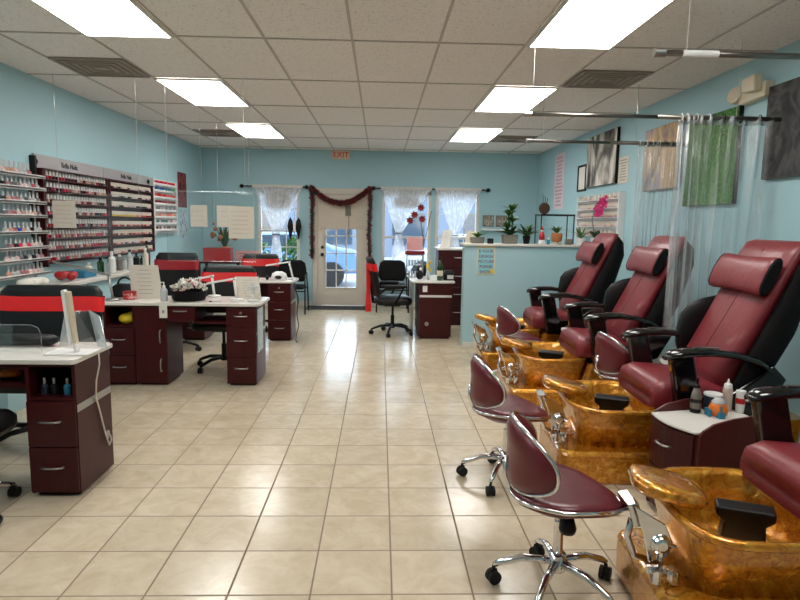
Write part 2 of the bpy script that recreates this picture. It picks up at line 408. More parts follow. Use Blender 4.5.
lens_n = 0
spots = ['nearest on the left side', 'middle one on the left side', 'farthest on the left side, before the far wall']
for side, i in (('left', -3), ('right', 2)):
    for j, dist in ((-3, None), (-1, 'nearest'), (1, 'middle'), (3, 'farthest')):
        x0 = GX + i * TW; y0 = GY + j * TL
        if dist: lab = 'bright fluorescent ceiling panel, the %s one in the %s row' % (dist, side)
        else: lab = 'fluorescent ceiling panel overhead near the camera in the %s row' % side
        t = thing('ceiling_light', lab, 'ceiling light', (x0 + TW / 2, y0 + TL / 2, H - .02), 0, 'fluorescent ceiling panels')
        MB().bb(-.28, .28, -.585, .585, -.002, .006).build('diffuser', 'lens', t)
        fr = MB(); 
        for s in (-1, 1): fr.bb(s * .28, s * .30, -.605, .605, -.004, .012); fr.bb(-.28, .28, s * .585, s * .605, -.004, .012)
        fr.build('frame', 'skirt', t)
for side, i, j, dist in (('left', -4, 1, 'nearer'), ('left', -4, 4, 'farther'), ('right', 3, 1, 'nearer'), ('right', 3, 4, 'farther')):
    x0 = GX + i * TW; y1 = GY + j * TL
    t = thing('ceiling_vent', 'square grey air vent in the ceiling, the %s one on the %s side' % (dist, side), 'vent', (x0 + TW / 2, y1 - TW / 2, H - .015), 0, 'ceiling air vents')
    MB().bb(-.29, .29, -.29, .29, -.002, .012).build('frame', 'vent', t)
    s = MB()
    for k, r in enumerate((.25, .19, .13, .07)):
        for q in (-1, 1):
            s.box((q * r, 0, -.005), (.014, 2 * r, .006)); s.box((0, q * r, -.005), (2 * r, .014, .006))
    s.build('louvre', 'ventdark', t)

# ------------------------------------------------------------------ windows and door
def window(n, w, cols, rows):
    x0, x1, z0, z1 = w; xc = (x0 + x1) / 2
    f = MB(); e = .05
    f.bb(x0, x0 + e, YF - .01, YF + .09, z0, z1).bb(x1 - e, x1, YF - .01, YF + .09, z0, z1).bb(x0, x1, YF - .01, YF + .09, z1 - e, z1).bb(x0, x1, YF - .05, YF + .09, z0, z0 + e)
    zm = (z0 + z1) / 2 - .05
    f.bb(x0, x1, YF + .02, YF + .07, zm - .02, zm + .02)
    for k in range(1, cols): f.bb(x0 + (x1 - x0) * k / cols - .008, x0 + (x1 - x0) * k / cols + .008, YF + .035, YF + .055, z0, z1)
    for k in range(1, rows): f.bb(x0, x1, YF + .035, YF + .055, z0 + (z1 - z0) * k / rows - .008, z0 + (z1 - z0) * k / rows + .008)
    o = struct(f.build('window_%d' % n, 'skirt'))
    MB().bb(x0 + .02, x1 - .02, YF + .042, YF + .048, z0 + .02, z1 - .02).build('pane', 'glass', o)
    return o
window(1, W1, 3, 4); window(2, W2, 1, 1); window(3, W3, 3, 4)
for k, (w, z) in enumerate(((W1, 1.74), (W2, 1.78))):
    s = tag(MB().prism([((w[0] + w[1]) / 2 + .24 * math.copysign(abs(math.cos(a)) ** .7, math.cos(a)), 1.88 + (1.88 - z) * math.copysign(abs(math.sin(a)) ** .7, math.sin(a))) for a in [q * PI / 12 for q in range(24)]], YF + .006, YF + .012, 'y').bb(w[0] + .06, w[1] - .06, YF, YF + .02, w[3] - .07, w[3] - .05).build('window_shade', 'shade'),
        ['grey rounded cloth shade behind the sheer curtain of the left window', 'grey rounded cloth shade behind the sheer curtain right of the door'][k], 'window shade')
# door
x0, x1 = DO[0], DO[1]
f = MB().bb(x0 - .06, x0 + .03, YF - .02, YF + .12, 0, 2.04).bb(x1 - .03, x1 + .06, YF - .02, YF + .12, 0, 2.04).bb(x0 - .06, x1 + .06, YF - .02, YF + .12, 2.0, 2.10)
struct(f.build('trim_2', 'door', bevel=.006))
d = MB(); gx0, gx1, gz0, gz1 = -.965, -.425, .34, 1.88; dx0, dx1 = x0 + .03, x1 - .03
d.bb(dx0, gx0, YF + .02, YF + .065, .01, 2.0).bb(gx1, dx1, YF + .02, YF + .065, .01, 2.0).bb(gx0, gx1, YF + .02, YF + .065, .01, gz0).bb(gx0, gx1, YF + .02, YF + .065, gz1, 2.0)
for k in (1, 2): x = gx0 + (gx1 - gx0) * k / 3; d.bb(x - .01, x + .01, YF + .02, YF + .06, gz0, gz1)
for k in range(1, 5): z = gz0 + (gz1 - gz0) * k / 5; d.bb(gx0, gx1, YF + .02, YF + .06, z - .01, z + .01)
for s in (gx0 - .02, gx1 + .005): d.bb(s, s + .015, YF + .01, YF + .03, gz0 - .02, gz1 + .02)
d.bb(gx0, gx1, YF + .01, YF + .03, gz0 - .02, gz0 - .005)
door = struct(d.build('door_1', 'door', bevel=.003))
MB().bb(gx0, gx1, YF + .038, YF + .044, gz0, gz1).build('pane', 'glass', door)
MB().at(Matrix.Translation((-1.03, YF + .02, .93)) @ Matrix.Rotation(PI / 2, 4, 'X')).lathe([(.03, 0), (.03, .01), (.012, .015), (.012, .035), (.028, .045), (.03, .06), (.018, .07)], n=16).build('door_knob', 'black', door, smooth=True)
MB().at(Matrix.Translation((-1.03, YF + .02, 1.06)) @ Matrix.Rotation(PI / 2, 4, 'X')).lathe([(.028, 0), (.028, .015), (.018, .022)], n=16).build('deadbolt', 'black', door, smooth=True)
tag(MB().bb(-1.08, -.30, YF - .012, YF - .006, 1.40, 1.93).bb(-1.08, -.30, YF - .018, YF, 1.385, 1.405).build('window_shade', mat('cream_door_shade', rgb(206, 194, 178), 0.8)), 'cream fabric shade lowered over the upper half of the glazed door', 'window shade')
tag(MB().bb(-.62, -.52, YF - .035, YF - .02, 1.62, 1.80).bb(-.565, -.555, YF - .03, YF - .025, 1.30, 1.62).bb(-.575, -.545, YF - .035, YF - .02, 1.26, 1.38).build('door_hanger', 'greylabel'), 'small grey hanging tag on the cream door shade', 'tag')
tag(MB().prism([(p[0], p[1]) for p in rrect(.56, .21, .03, 0)], 0, .014).build('door_mat', 'doormat', loc=(-.72, 10.56, 0)), 'grey rectangular mat on the tiles before the entrance door', 'mat')
# exit sign
t = thing('exit_sign', 'lit EXIT sign on the far wall above the door', 'sign', (-.70, YF, 2.60), 0)
MB().bb(-.155, .155, -.045, 0, -.0, .15).build('housing', 'beigeplastic', t, bevel=.006)
text_obj('letters', 'EXIT', .135, 'redemit', t, (0, -.048, .072), (PI / 2, 0, 0))

# outside: pavement, neighbouring building, shrubs and parked cars
struct(MB().bb(-14, 14, YF + .15, 40, -.25, -.15).build('ground', 'asphalt'))
bd = thing('building', 'blue grey low building across the parking lot seen through the windows', 'building', (0, 30, -.15))
MB().bb(-12, 12, 0, 3, 0, 3.2).build('wall', 'stucco', bd)
w = MB(); [w.bb(x, x + 1.6, -.03, .02, .6, 2.2) for x in (-10, -6.5, -3, .6, 4.2, 7.6)]; w.build('window', 'carglass', bd)
MB().bb(-12.3, 12.3, -.4, 3.2, 3.2, 3.5).build('roof', 'greylabel', bd)
def car(x, y, rz, paint, lab):
    t = thing('car', lab, 'car', (x, y, -.15), rz, 'cars parked outside')
    prof = [(-2.1, .35), (-2.15, .7), (-1.9, .9), (-1.1, .98), (-.55, 1.38), (.7, 1.42), (1.4, 1.05), (2.0, .95), (2.15, .6), (2.1, .35)]
    MB().prism(prof, -.85, .85, 'y').build('body', paint, t, bevel=.08, seg=3)
    gl = MB()
    for s in (-1, 1): gl.prism([(-.95, 1.0), (-.5, 1.32), (.62, 1.35), (1.15, 1.03)], s * .85, s * .862, 'y')
    gl.box((-.86, 0, 1.17), (.02, 1.4, .42), ry=.93).box((1.07, 0, 1.23), (.02, 1.4, .5), ry=-1.05)
    gl.build('car_window', 'carglass', t)
    for sx in (-1.35, 1.35):
        for s in (-1, 1):
            MB().at(Matrix.Translation((sx, s * .80, .33)) @ Matrix.Rotation(PI / 2, 4, 'X')).lathe([(.2, -.1), (.33, -.09), (.33, .09), (.2, .1)], n=20).build('wheel', 'rubber', t, smooth=False)
car(-2.7, 16.0, .15, 'bluepaint', 'blue car parked outside, seen through the glazed door')
car(2.6, 17.0, -.1, 'silverpaint', 'silver car parked outside, seen through the right windows')
def shrub(x, y, r, h, lab, n=500):
    t = thing('shrub', lab, 'shrub', (x, y, -.15)); m = MB(); rnd = random.Random(int(x * 31 + 5))
    for k in range(n):
        a = rnd.uniform(0, 2 * PI); q = rnd.random() ** .4; z = rnd.uniform(.1, 1)
        p = Vector((r * q * math.cos(a) * math.sin(z * 2.6 + .3), r * q * math.sin(a) * math.sin(z * 2.6 + .3), h * z))
        d1 = Vector((rnd.uniform(-1, 1), rnd.uniform(-1, 1), rnd.uniform(-.3, 1))).normalized() * .09; d2 = d1.cross(Vector((.3, .5, 1))).normalized() * .035
        m.add([p - d1, p + d2, p + d1, p - d2], [(0, 1, 2, 3)])
    m.build('foliage', 'leaf', t); MB().tube([(0, 0, 0), (.02, 0, h * .7)], [.04, .015], 6).build('stem', 'twig', t)
shrub(-2.62, 12.4, .45, 1.45, 'green shrub growing outside the left window, left of two', 600); shrub(-1.86, 12.9, .36, 1.3, 'green shrub growing outside the left window, right of two', 500)

# ------------------------------------------------------------------ curtains, rods, garland on the far wall
def rod_thing(x0, x1, z, lab):
    t = thing('curtain_rod', lab, 'curtain rod', ((x0 + x1) / 2, YF - .07, z), 0, 'black curtain rods on the far wall'); h = (x1 - x0) / 2
    MB().tube([(-h, 0, 0), (h, 0, 0)], .012, 10).build('pole', 'black', t, smooth=True)
    for s in (-1, 1):
        MB().at(Matrix.Translation((s * h, 0, 0)) @ Matrix.Rotation(s * PI / 2, 4, 'Y')).lathe([(.012, -.01), (.03, 0), (.036, .02), (.028, .045), (.008, .06)], n=12).build('finial', 'black', t, smooth=True)
        MB().bb(s * (h - .08) - .01, s * (h - .08) + .01, .0, .07, -.012, .012).build('bracket', 'black', t)
rod_thing(-2.40, -1.32, 2.11, 'black curtain rod above the left window'); rod_thing(-.10, 1.88, 2.11, 'long black curtain rod above the two right windows')
def sheer(x0, x1, zt, xk, zk, zb, lab, tail=.09, seed=1):
    rnd = random.Random(seed); n = 61; m = 30; vs = []; fs = []
    for i in range(m + 1):
        u = i / m; z = zt - (zt - zb) * u
        k = (zt - z) / (zt - zk)
        if k < 1: e = k ** 1.0; hw = (x1 - x0) / 2 * (1 - e) + .05 * e
        else: e = 1; hw = .05 + tail * min(1, (k - 1) * 2.5)
        xc = (x0 + x1) / 2 * (1 - min(1, k)) + xk * min(1, k)
        for j in range(n):
            s = -1 + 2 * j / (n - 1)
            dy = .018 * math.sin(j * 1.35 + seed) * (1 - .5 * min(1, k)) + .008 * math.sin(j * 3.1 + i * .2)
            vs.append((xc + s * hw, YF - .075 + dy - .02 * (k > .9), z))
    for i in range(m):
        for j in range(n - 1): a = i * n + j; fs.append((a, a + 1, a + n + 1, a + n))
    t = thing('sheer_curtain', lab, 'curtain', (xk, YF - .075, 0), 0)
    T = Matrix.Translation((-xk, -(YF - .075), 0))
    MB().at(T).add(vs, fs).build('fabric', 'sheer', t, smooth=True)
    MB().at(T).bb(x0, x1, YF - .095, YF - .055, zt - .02, zt + .03).build('header', mat('curtain_header_cloth', rgb(210, 205, 200), .8), t)
    MB().at(T).tube(arc((xk, YF - .085), .06, 0, 360, 14, 'xy', zk)[:-1], .012, 6, True).build('tie', 'greylabel', t)
sheer(-2.24, -1.36, 2.11, -1.83, 1.28, .86, 'white sheer curtain tied in a V at the left window', .05, 1)
sheer(0.00, .90, 2.11, .33, 1.33, .62, 'white sheer curtain tied in a V at the window right of the door', .07, 2)
sheer(.96, 1.78, 2.11, 1.33, 1.30, .95, 'white sheer curtain tied in a V at the rightmost window', .06, 3)
# garland
def tinsel(path, r, n, name, lab, seed):
    rnd = random.Random(seed); t = thing(name, lab, 'garland', path[0]); P = [Vector(p) - Vector(path[0]) for p in path]
    for part, mt, k in (('green_tinsel', 'garland', 1.0), ('red_tinsel', 'garlandred', 1.05)):
        m = MB()
        for q in range(n):
            i = rnd.randrange(len(P) - 1); c = P[i].lerp(P[i + 1], rnd.random())
            d = Vector((rnd.gauss(0, 1), rnd.gauss(0, .6), rnd.gauss(0, 1))).normalized() * r * k * rnd.uniform(.5, 1.2)
            w = d.cross(Vector((rnd.random(), 1, rnd.random()))).normalized() * r * .22
            m.add([c - w, c + w, c + d], [(0, 1, 2)])
        if part == 'green_tinsel': m.tube(P, r * .35, 6)
        m.build(part, mt, t)
yG = YF - .11
pts = [(-1.20, yG, .88), (-1.20, yG, 1.4), (-1.19, yG, 1.9), (-1.21, yG, 2.10)]
pts += [(-1.21 + 1.02 * k / 12, yG - .03, 2.10 - .26 * (1 - (2 * k / 12 - 1) ** 2)) for k in range(1, 12)]
pts += [(-.19, yG, 2.10), (-.18, yG, 1.8), (-.20, yG, 1.3), (-.17, yG, .86)]
tinsel(pts, .062, 2600, 'tinsel_garland', 'dark green and red tinsel garland draped around the entrance door frame', 5)
t = thing('bird_ornament', 'black and white hanging ornament on the right edge of the left window', 'ornament', (-1.50, YF - .16, 1.42))
for s in (-1, 1):
    MB().loft([[(s * .07 + r * math.cos(a) * .6, r * math.sin(a) * .3, z) for a in [k * PI / 4 for k in range(8)]] for z, r in ((-.22, .01), (-.12, .05), (0, .09), (.1, .06), (.16, .01))]).build('wing', 'black', t)
MB().ball((0, 0, 0), (.025, .02, .14)).build('body', 'white', t)
MB().tube([(0, 0, .12), (0, .03, .66)], .003, 5).build('thread', 'rope', t)
# framed little pictures and shelf at right on far wall
for k, x in enumerate((1.93, 2.17)):
    t = thing('picture', ['small grey patterned picture on the far wall, left of the pair', 'small grey patterned picture on the far wall, right of the pair'][k], 'picture', (x, YF - .01, 1.57))
    MB().bb(-.10, .10, -.012, .01, -.10, .10).build('frame', 'greylabel', t)
    MB().bb(-.088, .088, -.018, -.012, -.088, .088).build('print', painting_material('grey_print', [rgb(70, 66, 60), rgb(160, 150, 138), rgb(200, 196, 186)], 14), t)
tag(MB().bb(1.80, 2.45, YF - .10, YF, 1.40, 1.43).build('wall_shelf', 'white', bevel=.004), 'narrow white wall shelf under the two small grey pictures', 'shelf')

# ------------------------------------------------------------------ polish racks on the left wall
LX = XL
def bottle_mesh(kind, colname, col):
    m = MB()
    if kind == 'white':     # square-shouldered bottle with tall white cap
        m.use(0).prism([(p[0], p[1]) for p in rrect(.015, .012, .004, 0, 3)], 0, .040)
        m.use(1).lathe([(.009, .040), (.0125, .044), (.0125, .045), (.0115, .086), (.009, .088)], n=8)
        mats = [col, 'white']
    elif kind == 'clear':   # round bottle, pale body with colour band and white or grey cap
        m.use(0).lathe([(.018, 0), (.023, .004), (.023, .024), (.011, .036)], n=10)
        m.use(1).lathe([(.011, .036), (.010, .042), (.0085, .080), (.006, .082)], n=8)
        mats = [col, 'glassy']
    elif kind == 'gel':
        m.use(0).lathe([(.018, 0), (.020, .003), (.020, .030)], n=8); m.use(1).lathe([(.0175, .030), (.0175, .068), (.015, .072)], n=8)
        mats = [col, 'cream']
    else:
        m.use(0).lathe([(.020, 0), (.022, .003), (.022, .030)], n=8); m.use(1).lathe([(.023, .030), (.023, .062)], n=8)
        mats = ['white', col]
    o = m.build('polish_bottle', mats); me = o.data; bpy.data.objects.remove(o); return me
palette = [('dusty', rgb(176, 120, 124)), ('pk', rgb(200, 60, 90)), ('rd', rgb(170, 24, 34)), ('nude', rgb(206, 160, 140)), ('wine', rgb(90, 20, 40)), ('pale', rgb(226, 200, 196)), ('grey', rgb(120, 116, 118)), ('dark', rgb(40, 30, 36)), ('teal', rgb(60, 130, 130)), ('lil', rgb(150, 110, 160)), ('cor', rgb(226, 90, 70)), ('blue', rgb(40, 70, 160)), ('yel', rgb(220, 180, 50)), ('grn', rgb(90, 160, 80)), ('silver', rgb(190, 190, 190))]
PM = {k: mat('polish_' + k, c, .2, var=.03, coat=.5) for k, c in palette}
meshes = {kind: {k: bottle_mesh(kind, k, PM[k]) for k in PM} for kind in ('white', 'clear', 'gel', 'tub')}
def bottle(kind, k, loc, label, cat, group, name, s=1.0):
    o = bpy.data.objects.new(name, meshes[kind][k]); COL.objects.link(o); o.location = loc; o.scale = (s, s, s); o.rotation_euler = (0, 0, 0)
    tag(o, label, cat, group); return o
ords = ['top', 'second', 'third', 'fourth', 'fifth', 'sixth', 'seventh', 'bottom']
# white open shelves nearest the camera
t = thing('polish_shelf', 'white wall shelf unit with clear nail polish bottles at the left edge', 'shelf unit', (LX, 5.05, .95))
SZ = [1.86, 1.752, 1.634, 1.517, 1.377, 1.245, 1.140, 1.015]
y0, y1 = -.52, .52
for z in SZ: MB().bb(0.005, .135, y0, y1, z - .95 - .014, z - .95).bb(.13, .135, y0, y1, z - .95 - .018, z - .95 + .008).build('shelf', 'white', t)
for y in (y0 + .03, y1 - .03): MB().bb(0.0, .02, y - .015, y + .015, .02, .96).build('bracket', 'black', t)
MB().bb(0.0, .05, .515, .545, .85, 1.10).build('end_post', 'black', t)
rnd = random.Random(3)
for si, z in enumerate(SZ):
    n = 9 if si else 7
    for k in range(n):
        y = 5.02 + k * .061 + rnd.uniform(-.004, .004)
        c = rnd.choice(['pale', 'silver', 'grey', 'silver', 'pale', 'silver', 'dusty', 'silver', 'pale', 'pk' if si in (1, 5) else 'nude', 'blue' if si == 4 else 'grey', 'grn' if si == 6 else 'dusty', 'silver', 'dark'])
        bottle('clear', c, (LX + .085, y, z + .0005), 'round nail polish bottle on the %s shelf of the leftmost white wall unit' % ords[si], 'nail polish', 'polish bottles on the %s white shelf' % ords[si], 'polish_bottle', 1.04 if si else 1.25)
# maroon racks with grey header
def rack(name, lab, ya, yb, za, zb, zs, depth=.085, header=None):
    t = thing(name, lab, 'rack', (LX, ya, 0))
    W = yb - ya
    MB().bb(.002, .014, 0, W, za, zb).build('back_panel', 'white' if header is None else mat('dark_back_panel', rgb(70, 44, 48), .5), t)
    for y, nm in ((0, 'side_panel'), (W, 'side_panel')): MB().bb(.002, depth, y - .014, y + .014, za - .02, zb + (0 if header else .0)).build(nm, 'maroon2' if header else 'white', t)
    for z in zs: MB().bb(.014, depth, .014, W - .014, z - .012, z).bb(depth - .006, depth, .014, W - .014, z - .016, z + .012).build('shelf', 'maroon2' if header else 'white', t)
    if header:
        MB().bb(.006, .03, -.03, W + .02, zb, zb + .125).build('header_panel', mat('grey_header_panel', rgb(166, 162, 164), .4), t)
        text_obj('header_lettering', header, .075, 'ink', t, (.032, W * .45, zb + .062), (PI / 2, 0, PI / 2))
        MB().bb(.002, depth + .01, -.014, W + .014, zb - .012, zb).build('top_rail', 'maroon2', t)
    return t
RZ = [1.845, 1.740, 1.632, 1.520, 1.405, 1.303, 1.195, 1.090]
rack('polish_rack', 'large maroon wall rack filled with white capped nail polish, grey header above', 5.63, 6.92, 1.07, 1.945, RZ, header='Bella Nails')
rack('polish_rack', 'second maroon wall rack under a grey header, farther along the left wall', 6.98, 8.26, 1.10, 1.945, RZ, header='Bella Nails')
for y in (5.60, 8.24):
    o = MB().at(Matrix.Translation((LX + .03, y, 2.0)) @ Matrix.Rotation(PI / 2, 4, 'Y')).lathe([(.028, 0), (.03, .01), (.02, .02)], n=14).build('screw_cap', 'black', smooth=True)
    tag(o, 'round black cap on the %s end of the grey rack header' % ('left' if y < 6 else 'right'), 'cap')
R3 = [1.975, 1.885, 1.795, 1.705, 1.615, 1.525, 1.435, 1.345]
rack('polish_rack', 'narrow white wall rack with colourful tubs at the end of the polish wall', 8.34, 9.24, 1.31, 2.06, R3, depth=.075)
rnd = random.Random(9)
for si, z in enumerate(RZ):
    for k in range(22):
        c = rnd.choice(['pale', 'nude', 'wine', 'dark', 'rd', 'pk', 'grey', 'dark', 'nude'] if si < 5 else ['nude', 'pk', 'pale', 'pk', 'grey', 'rd'])
        if si in (0, 1) and k < 8: c = rnd.choice(['rd', 'pk', 'wine', 'dark'])
        bottle('white', c, (LX + .058, 5.668 + k * .0582, z + .0005), 'white capped nail polish bottle on the %s row of the large maroon rack' % ords[si], 'nail polish', 'polish bottles in the %s row of the large maroon rack' % ords[si], 'polish_bottle')
for si, z in enumerate(RZ):
    for k in range(20):
        c = 'yel' if si == 3 and k < 12 else rnd.choice(['pale', 'grey', 'silver', 'dark'] if si < 3 else ['rd', 'cor', 'nude', 'pale', 'blue' if si == 6 else 'wine'])
        bottle('gel', c, (LX + .055, 7.03 + k * .062, z + .0005), 'small white gel jar on the %s row of the second maroon rack' % ords[si], 'gel jar', 'gel jars in the %s row of the second maroon rack' % ords[si], 'gel_jar')
for si, z in enumerate(R3):
    cs = [['rd', 'pk'], ['blue', 'grn', 'teal'], ['cor', 'rd'], ['rd', 'wine'], ['grey', 'silver'], ['cor', 'nude'], ['teal', 'pale'], ['dark', 'nude']][si]
    for k in range(15):
        bottle('tub', rnd.choice(cs), (LX + .045, 8.40 + k * .056, z + .0005), 'small tub with coloured lid on the %s row of the narrow white rack' % ords[si], 'tub', 'tubs in the %s row of the narrow white rack' % ords[si], 'powder_tub')
def sheet(name, lab, cx, cy, cz, w, h, normal='x', m='paper', lines=6, cat='notice', tilt=0, ink='greyink'):
    t = thing(name, lab, cat, (cx, cy, cz))
    if normal == 'x': t.rotation_euler = (0, 0, PI / 2)
    elif normal == '-x': t.rotation_euler = (0, 0, -PI / 2)
    MB().bb(-w / 2, w / 2, -.001, .001, -h / 2, h / 2).build('sheet', m, t)
    if lines:
        b = MB(); rr = random.Random(int(cx * 100))
        for k in range(lines):
            z = h / 2 - h * (k + 1.2) / (lines + 1.4); ww = w * rr.uniform(.5, .8)
            b.bb(-ww / 2, ww / 2, -.0022, -.001, z - h * .018, z + h * .018)
        b.build('printed_lines', ink, t)
    return t
0 and sheet('notice', 'plain white paper notice taped over the rows of the large maroon rack', LX + .105, 6.0, 1.53, .33, .27, 'x', 'cream', 6)
t = thing('poster', 'tall dark red and black poster on the left wall past the racks', 'poster', (LX + .004, 9.72, 1.97))
MB().bb(-.003, .004, -.2, .2, -.27, .27).build('print', painting_material('dark_red_print', [rgb(24, 18, 20), rgb(60, 20, 24), rgb(150, 50, 54), rgb(40, 30, 34)], 6), t)
t = thing('poster', 'pale blue and white poster low on the left wall below the dark one', 'poster', (LX + .004, 9.74, 1.44))
MB().bb(-.003, .004, -.16, .16, -.22, .22).build('print', painting_material('pale_blue_print', [rgb(90, 110, 130), rgb(170, 190, 200), rgb(206, 214, 220)], 10), t)

# wall counter with supplies under the racks
t = thing('wall_counter', 'long white counter along the left wall under the polish racks', 'counter', (LX, 4.5, 0))
MB().bb(.0, .36, 0, 4.0, .885, .925).build('worktop', 'worktop', t, bevel=.004)
for y in (0, 1.33, 2.66): MB().bb(.02, .33, y + .01, y + 1.32, 0, .885).build('cupboard', 'wall', t, bevel=.004)
CT = .9255
def on_counter(name, lab, cat, x, y, build, group=None):
    t = thing(name, lab, cat, (LX + x, y, CT), 0, group); build(t); return t
def b_tray(t): MB().prism([(p[0], p[1]) for p in rrect(.09, .13, .02, 0)], 0, .07).build('tub', 'blue', t, bevel=.006)
on_counter('plastic_basket', 'dark blue plastic basket on the counter below the large rack', 'basket', .2, 6.0, b_tray)
def b_flow(t):
    for k in range(7): MB().ball((.05 * math.cos(k), .09 * math.sin(k * 2.1), .04 + .01 * (k % 3)), (.04, .045, .035)).build('petal_cluster', 'redplastic', t, smooth=True)
on_counter('ribbon_heap', 'red heap of ribbon on the counter behind the large ribboned chair', 'ribbon', .24, 5.62, b_flow)
def b_towel(t):
    m = MB(); [m.ball((.02 * math.sin(k * 2), -.1 + .05 * k, .035), (.07, .045, .035)) for k in range(5)]; m.build('tissue', 'paper', t, smooth=True)
on_counter('crumpled_towel', 'white crumpled towel on the counter at the left edge', 'towel', .2, 5.14, b_towel)
rnd = random.Random(12)
desc = [('cream', 'cream jar'), ('glassy', 'clear jar'), ('white', 'white bottle'), ('greenglass', 'dark green bottle'), ('greylabel', 'grey canister'), ('black', 'black bottle'), ('white', 'white pump bottle'), ('glassy', 'clear bottle')]
wheres = ['under the left part of the large rack', 'beside the blue basket', 'second from the blue basket', 'standing mid counter', 'among the cluster mid counter', 'at the back of the cluster mid counter', 'left of the green wine bottle', 'just before the green wine bottle', 'right of the green wine bottle', 'toward the far end of the counter']
for k in range(10):
    mt, nm = desc[(k * 3) % 8]; y = 6.25 + k * .155
    h = .12 + .05 * ((k * 7) % 3)
    t = thing('supply_bottle', '%s %s' % (nm, wheres[k]), 'bottle', (LX + .15 + .05 * (k % 3), y, CT), 0)
    MB().lathe([(.03, 0), (.034, .006), (.034, h * .7), (.014, h * .82), (.014, h * .9)], n=14).build('body', mt, t, smooth=False)
    MB().cyl((0, 0, h * .9), .017, h * .14, 12).build('cap', 'black' if k % 2 else 'white', t)
def wine(t, s=1.0, label='black'):
    MB().lathe([(.034, 0), (.038, .006), (.038, .17), (.034, .19), (.014, .235), (.013, .27)], n=18).build('body', 'greenglass', t, smooth=True)
    MB().lathe([(.0145, .27), (.0155, .272), (.0155, .31), (.012, .312)], n=14).build('cap', 'black', t)
    MB().lathe([(.0385, .06), (.039, .061), (.039, .13), (.0385, .131)], n=18, caps=(False, False)).build('label', label, t)
t = thing('wine_bottle', 'green glass wine bottle on the left wall counter', 'bottle', (LX + .22, 7.62, CT)); wine(t, label='darkred')

# ------------------------------------------------------------------ manicure desks
def handle(parent, x, z, w=.10, y=0, vert=False, mt='steel'):
    pts = [(-w / 2, 0, 0), (-w / 2, -.022, 0)] + [(-w / 2 + w * k / 6, -.026 - .006 * math.sin(PI * k / 6), 0) for k in range(1, 6)] + [(w / 2, -.022, 0), (w / 2, 0, 0)]
    if vert: pts = [(p[2], p[1], p[0]) for p in pts]
    return MB().tube(pts, .0055, 7).build('handle', mt, parent, smooth=True, loc=(x, y, z))
def pedestal(parent, x0, x1, D, H_, niche=False, fronts=3, open_back=False, doors=False, top_front=None, lock=False):
    """cabinet block of a desk; the front is at y=0"""
    w = x1 - x0; m = MB(); t = .018
    m.bb(x0, x0 + t, .0, D, .02, H_).bb(x1 - t, x1, .0, D, .02, H_).bb(x0 + t, x1 - t, D - t, D, .02, H_).bb(x0 + t, x1 - t, .01, D - t, .02, .04).bb(x0 + t, x1 - t, .0, D - t, H_ - .018, H_)
    m.bb(x0 + .02, x1 - .02, .03, D - .03, 0, .02)
    ztop = H_ - .018
    if niche: m.bb(x0 + t, x1 - t, .0, D - t, H_ - .20, H_ - .185); ztop = H_ - .20
    m.build('cabinet_body', 'maroon2', parent)
    if doors:
        for (a, b_) in ((.03, ztop),):
            d = MB().bb(x0 + .004, x1 - .004, -.016, -.001, a, b_).build('door', 'maroon2', parent, bevel=.002)
            handle(d, x1 - .05, a + (b_ - a) * .62, .11, -.016, True); handle(d, x1 - .05, a + (b_ - a) * .24, .11, -.016, True)
    else:
        zs = top_front or [.03 + (ztop - .03) * k / fronts for k in range(fronts + 1)]
        for k in range(len(zs) - 1):
            d = MB().bb(x0 + .004, x1 - .004, -.016, -.001, zs[k] + .003, zs[k + 1] - .003).build('drawer', 'maroon2', parent, bevel=.002)
            handle(d, (x0 + x1) / 2, (zs[k] + zs[k + 1]) / 2 + .02, .11, -.016)
            if lock and k == len(zs) - 2: MB().at(Matrix.Translation(((x0 + x1) / 2, -.016, zs[k + 1] - .04)) @ Matrix.Rotation(PI / 2, 4, 'X')).cyl((0, 0, 0), .012, .006, 12).build('lock', 'steel', d)
def top(parent, outline, z=.735, th=.028): return MB().prism(outline, z, z + th).build('worktop', 'worktop', parent, bevel=.006)
HT = .7635     # resting height on desks
# desk one, left foreground
D1 = thing('manicure_desk', 'maroon manicure desk with white top at the left edge, nearest the camera', 'desk', (-1.60, 3.15, 0), 0, 'maroon manicure desks')
pedestal(D1, -.26, 0, .40, .735, niche=True, fronts=2)
pedestal(D1, -1.42, -1.14, .40, .735, niche=True, fronts=2)
MB().bb(-1.14, -.26, .02, .39, .60, .615).bb(-1.14, -.26, .385, .40, .60, .735).build('leg_space_shelf', 'maroon2', D1)
MB().bb(-1.14, -.26, .0, .016, .70, .735).build('front_rail', 'maroon2', D1)
top(D1, [(-1.45, -.03), (.0, -.03), (.015, -.01), (.015, .42), (-.02, .45), (-.32, .44), (-.45, .36), (-1.1, .36), (-1.2, .45), (-1.45, .45)])
MB().bb(0, .003, .0, .40, .47, .51).build('metal_stripe', 'steel', D1)
MB().at(Matrix.Translation((.0005, .33, .23)) @ Matrix.Rotation(PI / 2, 4, 'Y')).lathe([(.026, 0), (.028, .003), (.02, .005), (.014, .004)], n=18).build('grommet', 'steel', D1)
